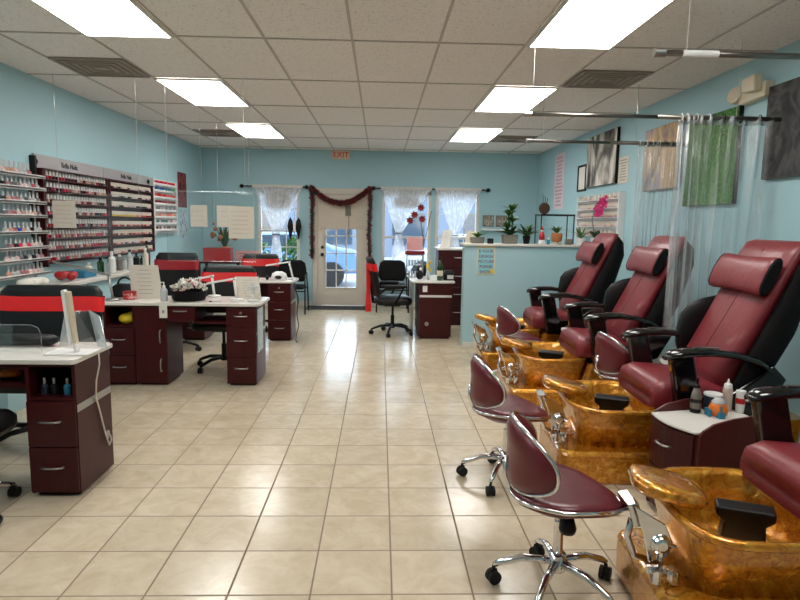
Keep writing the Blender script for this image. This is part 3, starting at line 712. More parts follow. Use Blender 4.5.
# desk two
D2 = thing('manicure_desk', 'long maroon manicure desk with white top holding the flower basket', 'desk', (-1.11, 5.40, 0), 0, 'maroon manicure desks')
pedestal(D2, -.27, 0, .42, .735, top_front=[.03, .27, .54, .717], lock=True)
pedestal(D2, -1.08, -.80, .42, .735, doors=True)
pedestal(D2, -1.36, -1.085, .42, .735, niche=True, fronts=2)
dr = MB().bb(-.80, -.545, -.016, .36, .592, .72).build('drawer', 'maroon2', D2, bevel=.002)
handle(dr, -.67, .69, .11, -.016)
MB().bb(-.545, -.27, .0, .40, .575, .59).bb(-.80, -.27, .40, .418, .62, .735).build('open_shelf', 'maroon2', D2)
top(D2, [(-1.40, -.03), (.01, -.03), (.04, .02), (.04, .47), (-.02, .50), (-1.36, .50), (-1.40, .46)])
MB().bb(0, .003, .0, .42, .47, .50).build('metal_stripe', 'steel', D2)
MB().bb(.0035, .006, .03, .28, .30, .70).build('taped_print', painting_material('blue_white_print', [rgb(170, 190, 196), rgb(206, 216, 218), rgb(120, 150, 166)], 30), D2)
# desk three
D3 = thing('manicure_desk', 'maroon manicure desk behind the long one, its end with three drawers toward the door', 'desk', (-1.11, 7.52, 0), 0, 'maroon manicure desks')
pedestal(D3, -.29, 0, .42, .735, top_front=[.03, .27, .50, .717], lock=True)
pedestal(D3, -1.36, -1.08, .42, .735, fronts=3)
MB().bb(-1.08, -.29, .40, .418, .45, .735).build('modesty_panel', 'maroon2', D3)
top(D3, [(-1.40, -.03), (.01, -.03), (.04, .02), (.04, .45), (-.02, .48), (-1.36, .48), (-1.40, .44)])
MB().bb(0, .003, .0, .42, .47, .50).build('metal_stripe', 'steel', D3)
tag(MB().tube([(-1.095, 7.62, .70), (-1.06, 7.66, .62), (-1.05, 7.72, .45), (-1.07, 7.76, .30), (-1.04, 7.72, .16), (-1.06, 7.62, .06), (-1.05, 7.5, .012), (-1.02, 7.42, .01)], .006, 6).tube([(-1.095, 7.72, .72), (-1.04, 7.74, .5), (-1.06, 7.68, .33), (-1.03, 7.62, .2)], .005, 6).build('power_cable', 'black', smooth=True), 'black power cables hanging down the end of the far manicure desk', 'cable')
# reception-side nail desk
D4 = thing('manicure_desk', 'narrow maroon manicure desk with silver stripe beside the blue divider', 'desk', (.52, 7.75, 0), 0, 'maroon manicure desks')
m = MB().bb(0, .42, 0, .95, .03, .735).bb(.02, .40, .02, .93, 0, .03).build('cabinet_body', 'maroon2', D4)
MB().bb(-.002, .422, -.004, 0, .55, .58).build('metal_stripe', 'worktop', D4)
MB().bb(.04, .10, -.006, 0, .62, .70).build('socket_plate', 'white', D4)
MB().at(Matrix.Translation((.10, 0, .20)) @ Matrix.Rotation(PI / 2, 4, 'X')).lathe([(.026, 0), (.028, .003), (.02, .005), (.014, .004)], n=18).build('grommet', 'steel', D4)
MB().prism([(-.08, -.03), (.44, -.03), (.46, 0), (.46, .97), (-.08, .97), (-.12, .8), (-.12, .1)], .735, .763).build('worktop', 'worktop', D4, bevel=.006)
MB().bb(-.09, -.06, .30, .75, 0, .735).build('side_leg', 'steel', D4)

# ------------------------------------------------------------------ desk accessories
def on(z, name, lab, cat, x, y, rz=0, group=None): return thing(name, lab, cat, (x, y, z + .0005), rz, group)
def led_lamp(loc, rz, lab, h1=.30, arm=.30, lean=.05, up=.05, mt='white'):
    t = on(loc[2], 'desk_lamp', lab, 'lamp', loc[0], loc[1], rz, 'white desk lamps')
    MB().lathe([(.06, 0), (.065, .005), (.06, .016), (.02, .022)], n=20).build('base', mt, t, smooth=True)
    MB().tube([(0, 0, .015), (-lean, 0, h1)], .012, 8).build('stem', mt, t, smooth=True)
    MB().at(Matrix.Translation((-lean, 0, h1)) @ Matrix.Rotation(math.atan2(up, arm), 4, 'Y')).bb(-arm, .02, -.016, .016, -.008, .010).build('light_bar', mt, t, bevel=.005)
    MB().ball((-lean, 0, h1), .017).build('hinge', 'greylabel', t, smooth=True)
    return t
# folded lamp on desk one
t = on(HT, 'desk_lamp', 'white upright folding lamp on a flat plate on the nearest desk', 'lamp', -1.675, 3.28, 0)
MB().prism([(p[0], p[1]) for p in rrect(.12, .075, .012, 0)], 0, .010).build('base', 'white', t, bevel=.003)
MB().tube([(.03, 0, .008), (.01, .0, .06)], .014, 8).build('neck', 'white', t, smooth=True)
MB().at(Matrix.Translation((.012, 0, .055)) @ Matrix.Rotation(-.09, 4, 'Y')).bb(-.024, -.002, -.018, .018, 0, .295).build('light_bar', 'white', t, bevel=.006)
MB().at(Matrix.Translation((.012, 0, .055)) @ Matrix.Rotation(-.09, 4, 'Y')).bb(-.001, .020, -.018, .018, 0, .285).build('folding_arm', 'beigeplastic', t, bevel=.006)
MB().at(Matrix.Translation((.012, 0, .055)) @ Matrix.Rotation(-.09, 4, 'Y')).bb(-.027, -.0245, -.010, .010, .06, .15).build('control_strip', 'blue', t)
cord = MB().tube([(-1.60, 3.30, .768), (-1.566, 3.30, .772), (-1.543, 3.30, .758), (-1.541, 3.30, .70), (-1.572, 3.32, .60), (-1.588, 3.34, .50), (-1.588, 3.38, .40), (-1.586, 3.43, .25), (-1.586, 3.47, .17), (-1.586, 3.50, .19), (-1.588, 3.49, .225)], .0045, 6).build('lamp_cord', 'rope', smooth=True)
tag(cord, 'thin white cord running down the maroon side of the nearest desk', 'cord')
# acrylic hood
t = on(HT, 'acrylic_hood', 'clear bent acrylic hand guard standing on the nearest desk', 'guard', -1.72, 3.50, 0)
m = MB().add([(-.11, -.06, 0), (-.09, -.02, .18), (-.03, .0, .20), (-.09, .06, 0)], [(0, 1, 2, 3)]); m.build('left_wing', 'frosted', t, solid=.004)
m = MB().add([(.03, .02, .205), (.10, .0, .17), (.17, -.08, 0), (.10, -.04, 0)], [(0, 1, 2, 3)]); m.build('right_wing', 'frosted', t, solid=.004)
MB().add([(-.03, .0, .20), (.03, .02, .205), (.10, -.04, 0), (-.09, .06, 0)], [(0, 1, 2, 3)]).build('middle_panel', 'clear', t, solid=.003)
t = on(HT, 'acrylic_screen', 'clear acrylic screen with rounded corner at the left end of the nearest desk', 'screen', -1.95, 3.30, 0)
MB().prism([(-.6, 0), (.1, 0), (.1, .10), (.085, .135), (.05, .15), (-.6, .15)], 0, .004, 'y').build('panel', 'clear', t)
MB().tube([(.1, .002, 0), (.1, .002, .10), (.085, .002, .135), (.05, .002, .15), (-.6, .002, .15)], .0025, 5).build('edge', 'acrylic_edge', t)
# hand rest cushion
t = on(HT, 'hand_rest', 'long black padded hand rest lying on the nearest desk', 'cushion', -2.05, 3.47, 0)
MB().loft([[(x, r * 1.2 * math.cos(a), .035 + r * .8 * math.sin(a)) for a in [k * PI / 6 for k in range(12)]] for x, r in ((-.45, .03), (-.42, .042), (0, .044), (.16, .04), (.20, .02))]).build('pad', 'leather', t, smooth=True)
t = thing('nail_kit', 'orange and brown pouch on the leg space shelf of the nearest desk', 'pouch', (-2.03, 3.30, .6155))
MB().ball((0, 0, .025), (.06, .04, .025)).build('pouch', 'orange', t, smooth=True)
for k, x in enumerate((-1.80, -1.75, -1.68)):
    t = thing('polish_remover', ['small dark bottle with clear cap, left in the niche of the nearest desk', 'small dark bottle, middle in the niche of the nearest desk', 'small blue bottle, right in the niche of the nearest desk'][k], 'bottle', (x, 3.22, .5505))
    MB().lathe([(.016, 0), (.018, .003), (.018, .05), (.008, .06)], n=10).build('body', ['navy', 'black', 'blue'][k], t)
    MB().cyl((0, 0, .06), .009, .03, 8).build('cap', 'steel', t)
# desk two items
t = on(HT, 'flower_basket', 'black bowl heaped with white and pink flowers on the long manicure desk', 'basket', -1.76, 5.58, 0)
MB().lathe([(.13, 0), (.145, .01), (.165, .09), (.16, .092), (.14, .02)], n=28).build('bowl', 'blackcloth', t, smooth=False)
rnd = random.Random(21)
m = MB(); m2 = MB(); m3 = MB()
for k in range(150):
    a = rnd.uniform(0, 2 * PI); q = .155 * rnd.random() ** .5; x, y = q * math.cos(a), q * math.sin(a); z = .085 + .07 * (1 - (q / .16) ** 2) + rnd.uniform(-.01, .035)
    tgt = m if k % 6 else (m2 if k % 4 else m3)
    for p in range(4):
        b_ = rnd.uniform(0, 2 * PI); d = Vector((math.cos(b_), math.sin(b_), rnd.uniform(.3, 1.6))).normalized() * .038; w = Vector((-math.sin(b_), math.cos(b_), 0)) * .010
        c = Vector((x, y, z)); tgt.add([c, c + d * .5 + w, c + d, c + d * .5 - w], [(0, 1, 2, 3)])
m.build('white_flower', 'paper', t); m2.build('pink_flower', 'pink', t); m3.build('red_flower', 'darkred', t)
t = on(HT, 'gift_tin', 'red patterned round tin on the long manicure desk', 'tin', -2.31, 5.60, 0)
MB().lathe([(.055, 0), (.058, .004), (.058, .06)], n=20).build('body', painting_material('red_white_print', [rgb(150, 20, 26), rgb(190, 40, 44), rgb(226, 200, 196)], 30), t)
MB().lathe([(.060, .06), (.060, .072), (.05, .075)], n=20).build('lid', 'darkredcloth', t)
def leaning_sheet(lab, x, y, w, h, lean=.25, skew=0, z=HT, mt='cream', rz=0, nm='notice'):
    t = on(z, nm, lab, 'notice', x, y, rz)
    MB().add([(-w / 2, 0, 0), (w / 2, 0, 0), (w / 2 + skew, lean * h, h), (-w / 2 + skew, lean * h, h)], [(0, 1, 2, 3)]).build('sheet', mt, t, solid=.002)
    b_ = MB()
    for k in range(7):
        u = 1 - (k + 1.3) / 8.6; xx = skew * u; ww = w * (.34 if k % 2 else .28)
        b_.box((xx, lean * h * u - .003, h * u), (ww * 1.5, .001, h * .012), rx=-math.atan(lean))
    b_.build('printed_lines', 'greyink', t)
    MB().add([(-w / 2 + skew, lean * h, h), (w / 2 + skew, lean * h, h), (w / 2 + skew * 1, lean * h + .10, 0), (-w / 2 + skew, lean * h + .10, 0)], [(0, 1, 2, 3)]).build('back_flap', mt, t, solid=.002)
    return t
leaning_sheet('white printed card standing on the long desk left of the flower basket', -2.18, 5.66, .27, .31, .1, -.03)
leaning_sheet('cream printed card leaning behind the white fan on the long desk', -1.22, 5.66, .22, .21, .3, -.04)
t = on(HT, 'hand_bag', 'black padded bag at the left end of the long manicure desk', 'bag', -2.43, 5.80, 0)
MB().loft([rrect(.10, .07, .05, 0), rrect(.125, .085, .06, .03), rrect(.12, .08, .06, .09), rrect(.08, .05, .04, .12)]).build('body', 'leather', t, smooth=True)
MB().tube(arc((0, .11), .07, 0, 180, 10, 'xz', 0), .009, 6).build('strap', 'leather', t, smooth=True)
t = on(HT, 'pump_bottle', 'white soap pump bottle just left of the flower basket', 'bottle', -1.96, 5.50, 0)
MB().lathe([(.028, 0), (.032, .005), (.032, .10), (.012, .125)], n=14).build('body', 'glassy', t, smooth=True)
MB().tube([(0, 0, .12), (0, 0, .17), (-.035, 0, .168)], .006, 6).lathe([(.014, .12), (.014, .14)], n=10).build('pump', 'white', t)
t = on(HT, 'nail_scissors', 'small pair of dark scissors lying right of the flower basket', 'scissors', -1.50, 5.48, .3)
MB().box((.02, 0, .003), (.09, .008, .004), rz=.15).box((.02, 0, .0045), (.09, .008, .003), rz=-.15).build('blades', 'steel', t)
MB().tube(arc((-.035, .013), .012, 0, 330, 10, 'xy', .004), .003, 5, True).tube(arc((-.035, -.013), .012, 0, 330, 10, 'xy', .004), .003, 5, True).build('grips', 'black', t)
t = thing('price_card', 'small white card hanging over the front edge of the long desk', 'card', (-1.92, 5.352, .66))
MB().bb(-.035, .035, -.001, .001, -.03, .112).bb(-.035, .035, -.001, .06, .106, .108).build('card', 'paper', t)
MB().bb(-.010, .010, -.003, -.001, .015, .04).build('symbol', 'greyink', t)
t = on(HT, 'desk_fan', 'small white round desk fan on the right end of the long desk', 'fan', -1.17, 5.55, .2)
MB().lathe([(.05, 0), (.052, .01), (.02, .02)], n=18).build('base', 'white', t, smooth=True)
MB().tube([(0, .01, .015), (0, .02, .05)], .01, 8).build('neck', 'white', t)
m = MB(); [m.tube(arc((0, .115), r, 0, 342, 20, 'xz', .0), .003, 5, True) for r in (.065, .05, .035, .02)]
for k in range(8): a = k * PI / 4; m.tube([(.012 * math.cos(a), -.005, .115 + .012 * math.sin(a)), (.065 * math.cos(a), 0, .115 + .065 * math.sin(a))], .002, 4)
m.build('grille', 'white', t)
m = MB(); [m.box((.03 * math.cos(k * PI / 2), .02, .115 + .03 * math.sin(k * PI / 2)), (.045, .003, .028), ry=-k * PI / 2, rx=0) for k in range(4)]; m.build('blade', 'glassy', t)
led_lamp((-1.33, 5.60, HT), 0, 'white desk lamp with angled bar on the right end of the long desk', .20, .26, .02, -.05)
led_lamp((-1.60, 5.84, HT), 0, 'white desk lamp with tall folded bar behind the flower basket', .20, .17, .02, -.035)
led_lamp((-2.42, 5.50, HT), 0, 'grey armed desk lamp at the left end of the long desk', .23, .50, .03, .12, 'steel')
t = thing('shower_cap', 'crumpled yellow cloth in the open niche of the long desk', 'cloth', (-2.30, 5.50, .5505))
MB().ball((0, 0, .05), (.075, .06, .05), 14, 9).ball((.03, .02, .085), (.04, .03, .025)).build('cloth', 'yellow', t, smooth=True)
# desk three items
t = led_lamp((-1.12, 7.78, HT), 0, 'white desk lamp with round base on the far manicure desk', .22, .30, .05, -.05)
t = on(HT, 'nail_lamp', 'white domed nail lamp at the end of the far manicure desk', 'nail lamp', -1.28, 7.68, 0)
MB().loft([rrect(.10, .08, .05, 0), rrect(.10, .08, .05, .03), rrect(.085, .065, .05, .08), rrect(.04, .03, .02, .105)]).build('shell', 'white', t, smooth=True)
MB().ball((.0, -.07, .035), (.05, .02, .025)).build('opening', 'black', t, smooth=True)
t = on(HT, 'headphones', 'black headphones lying on the far manicure desk', 'headphones', -1.48, 7.62, 0)
MB().tube(arc((0, .0), .06, 0, 180, 12, 'xy', .03), .007, 6).build('band', 'black', t, smooth=True)
for s in (-1, 1): MB().ball((s * .06, 0, .032), (.022, .035, .032)).build('ear_cup', 'black', t, smooth=True)
# hanging shields
def shield(lab, x0, x1, y, z0, z1, note, wx, lines=6):
    xc = (x0 + x1) / 2; t = thing('acrylic_shield', lab, 'shield', (xc, y, z0), 0, 'hanging acrylic shields')
    MB().bb(x0 - xc, x1 - xc, -.002, .002, 0, z1 - z0).build('panel', 'clear', t)
    e = MB(); e.tube([(x0 - xc, 0, 0), (x0 - xc, 0, z1 - z0), (x1 - xc, 0, z1 - z0), (x1 - xc, 0, 0)], .002, 4, True); e.build('edge', 'acrylic_edge', t)
    for x in wx: MB().tube([(x - xc, 0, z1 - z0), (x - xc, 0, H - z0)], .0022, 5).build('line', 'wire', t)
    a, b_, c, d = note
    nt_ = MB().bb(a - xc, b_ - xc, -.004, -.003, c - z0, d - z0).build('notice_sheet', 'cream', t)
    q = MB()
    for k in range(lines): z = d - (d - c) * (k + 1.2) / (lines + 1.4) - z0; w = (b_ - a) * (.34 if k % 2 else .4); q.bb((a + b_) / 2 - xc - w, (a + b_) / 2 - xc + w * .8, -.005, -.004, z - .004, z + .004)
    q.build('printed_lines', mat('faint_print', rgb(205, 196, 184), .8), nt_)
shield('clear acrylic shield hung on lines with a small white notice, leftmost of the hanging shields', -2.97, -2.17, 5.60, 1.15, 1.72, (-2.965, -2.76, 1.41, 1.655), (-2.90, -2.19), 5)
shield('clear acrylic shield with the largest white notice, hanging above the long desk', -1.97, -1.16, 5.66, 1.12, 1.76, (-1.405, -1.17, 1.335, 1.63), (-1.99 + .04, -1.25), 6)
shield('clear acrylic shield with a small notice over the far desk, left one', -2.42, -2.12, 7.76, 1.40, 1.84, (-2.40, -2.19, 1.42, 1.69), (-2.26,), 3)
shield('clear acrylic shield with a notice half hidden behind the largest notice', -2.09, -1.62, 7.76, 1.40, 1.84, (-2.07, -1.83, 1.42, 1.69), (-2.05, -1.66), 3)

# table and flowers in the far left corner
t = thing('side_table', 'dark side table in the far left corner', 'table', (-2.65, 10.2, 0))
MB().bb(-.35, .35, -.25, .25, .80, .83).build('table_top', 'maroon2', t)
for sx in (-1, 1):
    for sy in (-1, 1): MB().bb(sx * .32 - .02, sx * .32 + .02, sy * .22 - .02, sy * .22 + .02, 0, .80).build('leg', 'maroon2', t)
t = thing('red_box', 'bright red box on the dark table in the far left corner', 'box', (-2.68, 10.08, .8305))
MB().bb(-.22, .22, -.1, .1, 0, .20).build('box_body', 'redplastic', t, bevel=.006); MB().bb(-.225, .225, -.105, .105, .20, .225).build('lid', 'redplastic', t, bevel=.004)
def blades(t, n, ln, w, mt, z0=0, spread=.6, seed=1, part='foliage', droop=.5):
    rnd = random.Random(seed); m = MB()
    for k in range(n):
        a = 2 * PI * k / n + rnd.uniform(-.4, .4); L_ = ln * rnd.uniform(.65, 1.1); s = spread * rnd.uniform(.4, 1.2); pts = []
        for i in range(6):
            u = i / 5; r_ = s * L_ * u; z = z0 + L_ * (u - droop * s * u * u); ww = w * math.sin(PI * min(1, .15 + u * .85)) * .5
            d = Vector((math.cos(a), math.sin(a), 0)); p = d * r_ + Vector((0, 0, z)); q = Vector((-d.y, d.x, 0)) * ww
            pts += [p - q + Vector((0, 0, ww * .3)), p, p + q + Vector((0, 0, ww * .3))]
        m.add(pts, [f for i in range(5) for f in ((3 * i, 3 * i + 1, 3 * i + 4, 3 * i + 3), (3 * i + 1, 3 * i + 2, 3 * i + 5, 3 * i + 4))])
    return m.build(part, mt, t, smooth=True)
t = thing('flower_vase', 'vase of tall orange and dark flowers in the far left corner', 'vase', (-2.62, 10.28, .8305))
MB().lathe([(.06, 0), (.08, .05), (.05, .2), (.06, .24), (.055, .24)], n=18).build('vase', 'orange', t, smooth=True)
blades(t, 22, .52, .035, 'leaf2', .2, .5, 4)
rnd = random.Random(8); m = MB()
for k in range(18): m.ball((rnd.uniform(-.2, .2), rnd.uniform(-.1, .1), rnd.uniform(.32, .62)), rnd.uniform(.02, .04), 8, 5)
m.build('blossom', 'terracotta', t, smooth=True)
sheet('poster', 'pink and white flowered sheet under the left window beside the red ribboned chair', -2.36, YF - .012, .86, .42, .24, 'y', 'pink', 4, 'poster', ink='darkredcloth')

# ------------------------------------------------------------------ office chairs (front faces -Y before rotation)
def star_base(t, r=.29, metal='black', cast='black', z=.085, hubh=.05, tube_r=.016, ang0=0.3):
    for k in range(5):
        a = ang0 + 2 * PI * k / 5; c, s = math.cos(a), math.sin(a)
        leg = MB().tube([(.02 * c, .02 * s, z + .035), (r * .55 * c, r * .55 * s, z + .03), (r * .9 * c, r * .9 * s, z - .005), (r * c, r * s, z - .02)], [tube_r * 1.25, tube_r * 1.1, tube_r, tube_r * .8], 9).build('leg', metal, t, smooth=True)
        T = Matrix.Translation((r * c, r * s, .028)) @ Matrix.Rotation(a + .6, 4, 'Z')
        m = MB().at(T)
        for q in (-1, 1): m.at(T @ Matrix.Translation((0, q * .013, 0)) @ Matrix.Rotation(PI / 2, 4, 'X')).lathe([(.012, -.009), (.028, -.009), (.028, .009), (.012, .009)], n=14)
        m.at(T).box((0, 0, .022), (.03, .012, .022)).tube([(0, 0, .02), (0, 0, .05)], .007, 6)
        m.build('caster', cast, leg)
    MB().lathe([(.034, z), (.036, z + .01), (.034, z + hubh)], n=16).build('hub', metal, t, smooth=True)
def pad(hx, hy, r, z0, z1, dome=.02):
    return [rrect(hx * .93, hy * .93, r * .8, z0), rrect(hx, hy, r, z0 + (z1 - z0) * .3), rrect(hx, hy, r, z0 + (z1 - z0) * .7), rrect(hx * .9, hy * .9, r * .8, z1), rrect(hx * .4, hy * .4, r * .4, z1 + dome)]
def office_chair(name, lab, sash=None, w=.25, hb=.60, zs=.44, arms=True, loc=(0, 0, 0), rz=0, bow=False, metal='black', group=None):
    t = thing(name, lab, 'chair', loc, rz, group)
    star_base(t, metal=metal)
    MB().cyl((0, 0, .12), .026, .14, 12).cyl((0, 0, .24), .016, zs - .30, 10).build('gas_lift', 'black', t)
    MB().bb(-.09, .09, -.09, .12, zs - .07, zs - .04).tube([(.08, 0, zs - .05), (.2, 0, zs - .06)], .006, 6).build('tilt_plate', 'black', t)
    MB().loft(pad(w, .24, .09, zs - .04, zs + .055)).build('seat', 'leather', t, smooth=True)
    # backrest: curved panel
    z0 = zs + .08; rings = []
    for u, k in ((0, .78), (.06, .9), (.35, .98), (.7, 1.0), (.92, .97), (1, .86)):
        z = z0 + hb * u; y = .20 + .09 * u ** 1.3; th = .035
        row = []
        for j in range(16):
            a = 2 * PI * j / 16; cx = math.copysign(abs(math.cos(a)) ** .45, math.cos(a)); x = w * k * cx
            row.append((x, y + .05 * (1 - (x / w) ** 2) * 1.0 + th * math.copysign(abs(math.sin(a)) ** .7, math.sin(a)), z))
        rings.append(row)
    back = MB().loft(rings).build('backrest', 'leather', t, smooth=True)
    MB().tube([(0, .1, zs - .05), (0, .27, zs - .02), (0, .30, zs + .25)], .018, 8).build('back_bracket', 'black', t)
    if arms:
        for s in (-1, 1):
            MB().tube([(s * (w - .05), .02, zs - .03), (s * (w + .05), .0, zs + .0), (s * (w + .06), -.10, zs + .2), (s * (w + .06), .12, zs + .2), (s * (w + .03), .22, zs + .12)], .019, 8).build('armrest', 'black', t, smooth=True)
            MB().loft(pad(.03, .14, .028, zs + .205, zs + .235, .004)).build('arm_pad', 'leather', t, smooth=True, loc=(s * (w + .06), .01, 0))
    if sash:
        za, zb = z0 + hb * .66, z0 + hb * .86; rows = []
        for z in (za, za + (zb - za) * .33, za + (zb - za) * .66, zb):
            u = (z - z0) / hb; y = .20 + .09 * u ** 1.3; row = []
            for j in range(24):
                a = 2 * PI * j / 24; cx = math.copysign(abs(math.cos(a)) ** .45, math.cos(a)); x = (w * 1.0 + .006) * cx
                row.append((x, y + .05 * (1 - min(1, (x / w) ** 2)) + (.044 + .004 * math.sin(j * 2 + z * 90)) * math.copysign(abs(math.sin(a)) ** .7, math.sin(a)), z + .004 * math.sin(j)))
            rows.append(row)
        MB().loft(rows, (False, False)).build('sash', sash, t, smooth=True)
    if bow:
        MB().loft([[(a, .335 + b_, z) for a, b_ in ((-.02 - q, -.015 - q * .4), (.02 + q, -.015), (.025 + q, .02), (-.025 - q, .02 + q * .5))] for z, q in ((zb - .03, .01), (za, .03), (za - .25, .02), (za - .45, .05), (za - .55, .045))]).build('sash_tail', sash, t)
        m = MB(); m.ball((0, .345, (za + zb) / 2), (.03, .022, .03)); [m.ball((s * .07, .345, (za + zb) / 2 + .01), (.055, .02, .04)) for s in (-1, 1)]; m.build('bow', sash, t, smooth=True)
    return t
office_chair('office_chair', 'large black leather chair with a wide bright red sash behind the nearest desk', 'redcloth', w=.36, hb=.50, zs=.45, loc=(-2.27, 3.93, 0), rz=.0)
office_chair('office_chair', 'black office chair with bright red sash between the long desk and the far desk', 'redcloth', w=.28, hb=.49, zs=.46, loc=(-1.58, 6.08, 0), rz=0)
office_chair('office_chair', 'black chair with dull red sash near the left wall beyond the flower basket', 'darkredcloth', w=.25, hb=.57, zs=.47, loc=(-2.36, 6.80, 0), rz=0)
office_chair('office_chair', 'black chair with bright red sash farthest back, in front of the left window', 'redcloth', w=.26, hb=.50, zs=.46, loc=(-1.70, 8.35, 0), rz=0)
office_chair('office_chair', 'black swivel chair cut off by the left edge in front of the nearest desk', None, w=.25, hb=.5, zs=.44, loc=(-2.13, 2.92, 0), rz=PI, arms=False, metal='chrome')
office_chair('office_chair', 'black swivel armchair with a red bow tied to its back beside the reception side desk', 'redcloth', w=.24, hb=.5, zs=.46, loc=(.18, 8.10, 0), rz=PI / 2 + .12, bow=True)
# ------------------------------------------------------------------ waiting chairs
def guest_chair(lab, loc, rz):
    t = thing('guest_chair', lab, 'chair', loc, rz, 'black waiting chairs')
    MB().loft(pad(.25, .23, .08, .41, .46, .012)).build('seat', 'blackcloth', t, smooth=True)
    rings = []
    for u, k in ((0, .8), (.15, .97), (.6, 1), (.88, .9), (1, .62)):
        rings.append([(.24 * k * math.copysign(abs(math.cos(a)) ** .5, math.cos(a)), .22 + .05 * u + .02 * math.sin(a), .50 + .36 * u) for a in [2 * PI * j / 16 for j in range(16)]])
    MB().loft(rings).build('backrest', 'blackcloth', t, smooth=True)
    for s in (-1, 1):
        MB().tube([(s * .27, -.22, 0), (s * .27, -.20, .60), (s * .27, -.15, .64), (s * .27, .16, .64), (s * .26, .22, .62)], .012, 8).build('front_leg', 'black', t, smooth=True)
        MB().tube([(s * .27, .27, 0), (s * .26, .22, .44), (s * .24, .24, .66)], .012, 8).build('rear_leg', 'black', t, smooth=True)
    MB().tube([(-.27, -.2, .38), (.27, -.2, .38)], .011, 8).tube([(-.26, .2, .40), (.26, .2, .40)], .011, 8).build('stretcher', 'black', t)
guest_chair('black cloth waiting chair against the far wall left of the door', (-1.48, 9.95, 0), 0)
guest_chair('black cloth waiting chair right of the door, behind the red bow chair', (.22, 10.3, 0), 0)

# ------------------------------------------------------------------ pedicure stools (front faces +X)
def make_stool():
    t = thing('pedicure_stool', 'x', 'stool', (0, 0, 0), 0, 'burgundy pedicure stools')
    star_base(t, .255, 'chrome', 'rubber', z=.10, hubh=.07, tube_r=.014, ang0=.42)
    MB().cyl((0, 0, .15), .020, .16, 14).cyl((0, 0, .29), .012, .10, 12).build('gas_lift', 'chrome', t)
    MB().lathe([(.03, .0), (.036, .02), (.022, .07)], (0.03, -.02, .27), 12).build('boot', 'black', t, smooth=True)
    # saddle seat: outline and top surface
    def sz(x, y): return .42 + .035 * abs(y / .22) ** 2 - .03 * max(0, x - .05) / .2 * (1 - abs(y) / .3) + (.03 * max(0, (-x - .05) / .18))
    n = 32; rim = []
    for j in range(n):
        a = 2 * PI * j / n; c, s = math.cos(a), math.sin(a)
        rx = .235 if c > 0 else .215; r = 1 + .05 * math.cos(3 * a)
        x, y = rx * c * r, .225 * s * (1 - .10 * c); rim.append((x, y, sz(x, y)))
    rings = [[(x * .6, y * .6, .385) for x, y, z in rim], [(x * .95, y * .95, z - .028) for x, y, z in rim], rim, [(x * .96, y * .96, z + .012) for x, y, z in rim],
             [(x * .75, y * .75, sz(x * .75, y * .75) + .026) for x, y, z in rim], [(x * .35, y * .35, sz(x * .3, y * .3) + .030) for x, y, z in rim], [(x * .05, y * .05, .452) for x, y, z in rim]]
    seat = MB().loft(rings).build('seat', 'stool_leather', t, smooth=True)
    MB().tube([(x * 1.005, y * 1.005, z - .006) for x, y, z in rim], .008, 7, True).build('seat_trim', 'chrome', seat, smooth=True)
    # wrap-around backrest panel, hourglass outline bent round the seat's rear
    m, n = 14, 26; front = []; edge = []
    def bp(u, v, off=0):   # u along the arc -1..1, v height -1..1
        a = u * 1.2; r = .212 - off
        hgt = .135 * (1 - .30 * u * u) ; zc = .605 - .035 * u * u + .0
        return (.01 - r * math.cos(a), r * math.sin(a) * 1.08, zc + v * hgt)
    def ring(k, off, sc):
        pts = []
        for j in range(36):
            a = 2 * PI * j / 36; c, s = math.cos(a), math.sin(a)
            cu = math.copysign(abs(c) ** .75, c) * sc; cv = math.copysign(abs(s) ** .75, s) * sc
            pts.append(bp(cu, cv, off))
        return pts
    rings = [ring(0, -.018, .3), ring(0, -.022, .7), ring(0, -.010, .96), ring(0, 0, 1.0), ring(0, .012, .96), ring(0, .030, .7), ring(0, .034, .3)]
    bk = MB().loft(rings).build('backrest', 'stool_leather', t, smooth=True)
    MB().tube([Vector(p) for p in ring(0, 0, 1.01)], .009, 7, True).build('backrest_trim', 'chrome', bk, smooth=True)
    MB().tube([(-.05, 0, .395), (-.19, 0, .42), (-.225, 0, .50), (-.22, 0, .58)], .012, 8).build('back_bracket', 'chrome', t, smooth=True)
    return t
sp = make_stool(); used = [False]
for (x, y, rz, lab) in ((.737, 2.28, -.06, 'burgundy pedicure stool with chrome star base, nearest the camera'),
                        (.755, 3.38, .0, 'burgundy pedicure stool, second from the camera, beside the second gold basin'),
                        (1.79, 4.19, .05, 'burgundy pedicure stool between the second and third massage chairs from the camera'),
                        (1.34, 5.60, .05, 'burgundy pedicure stool farthest away, before the gold basin by the divider')):
    place(sp, used, (x, y, 0), rz, lab)

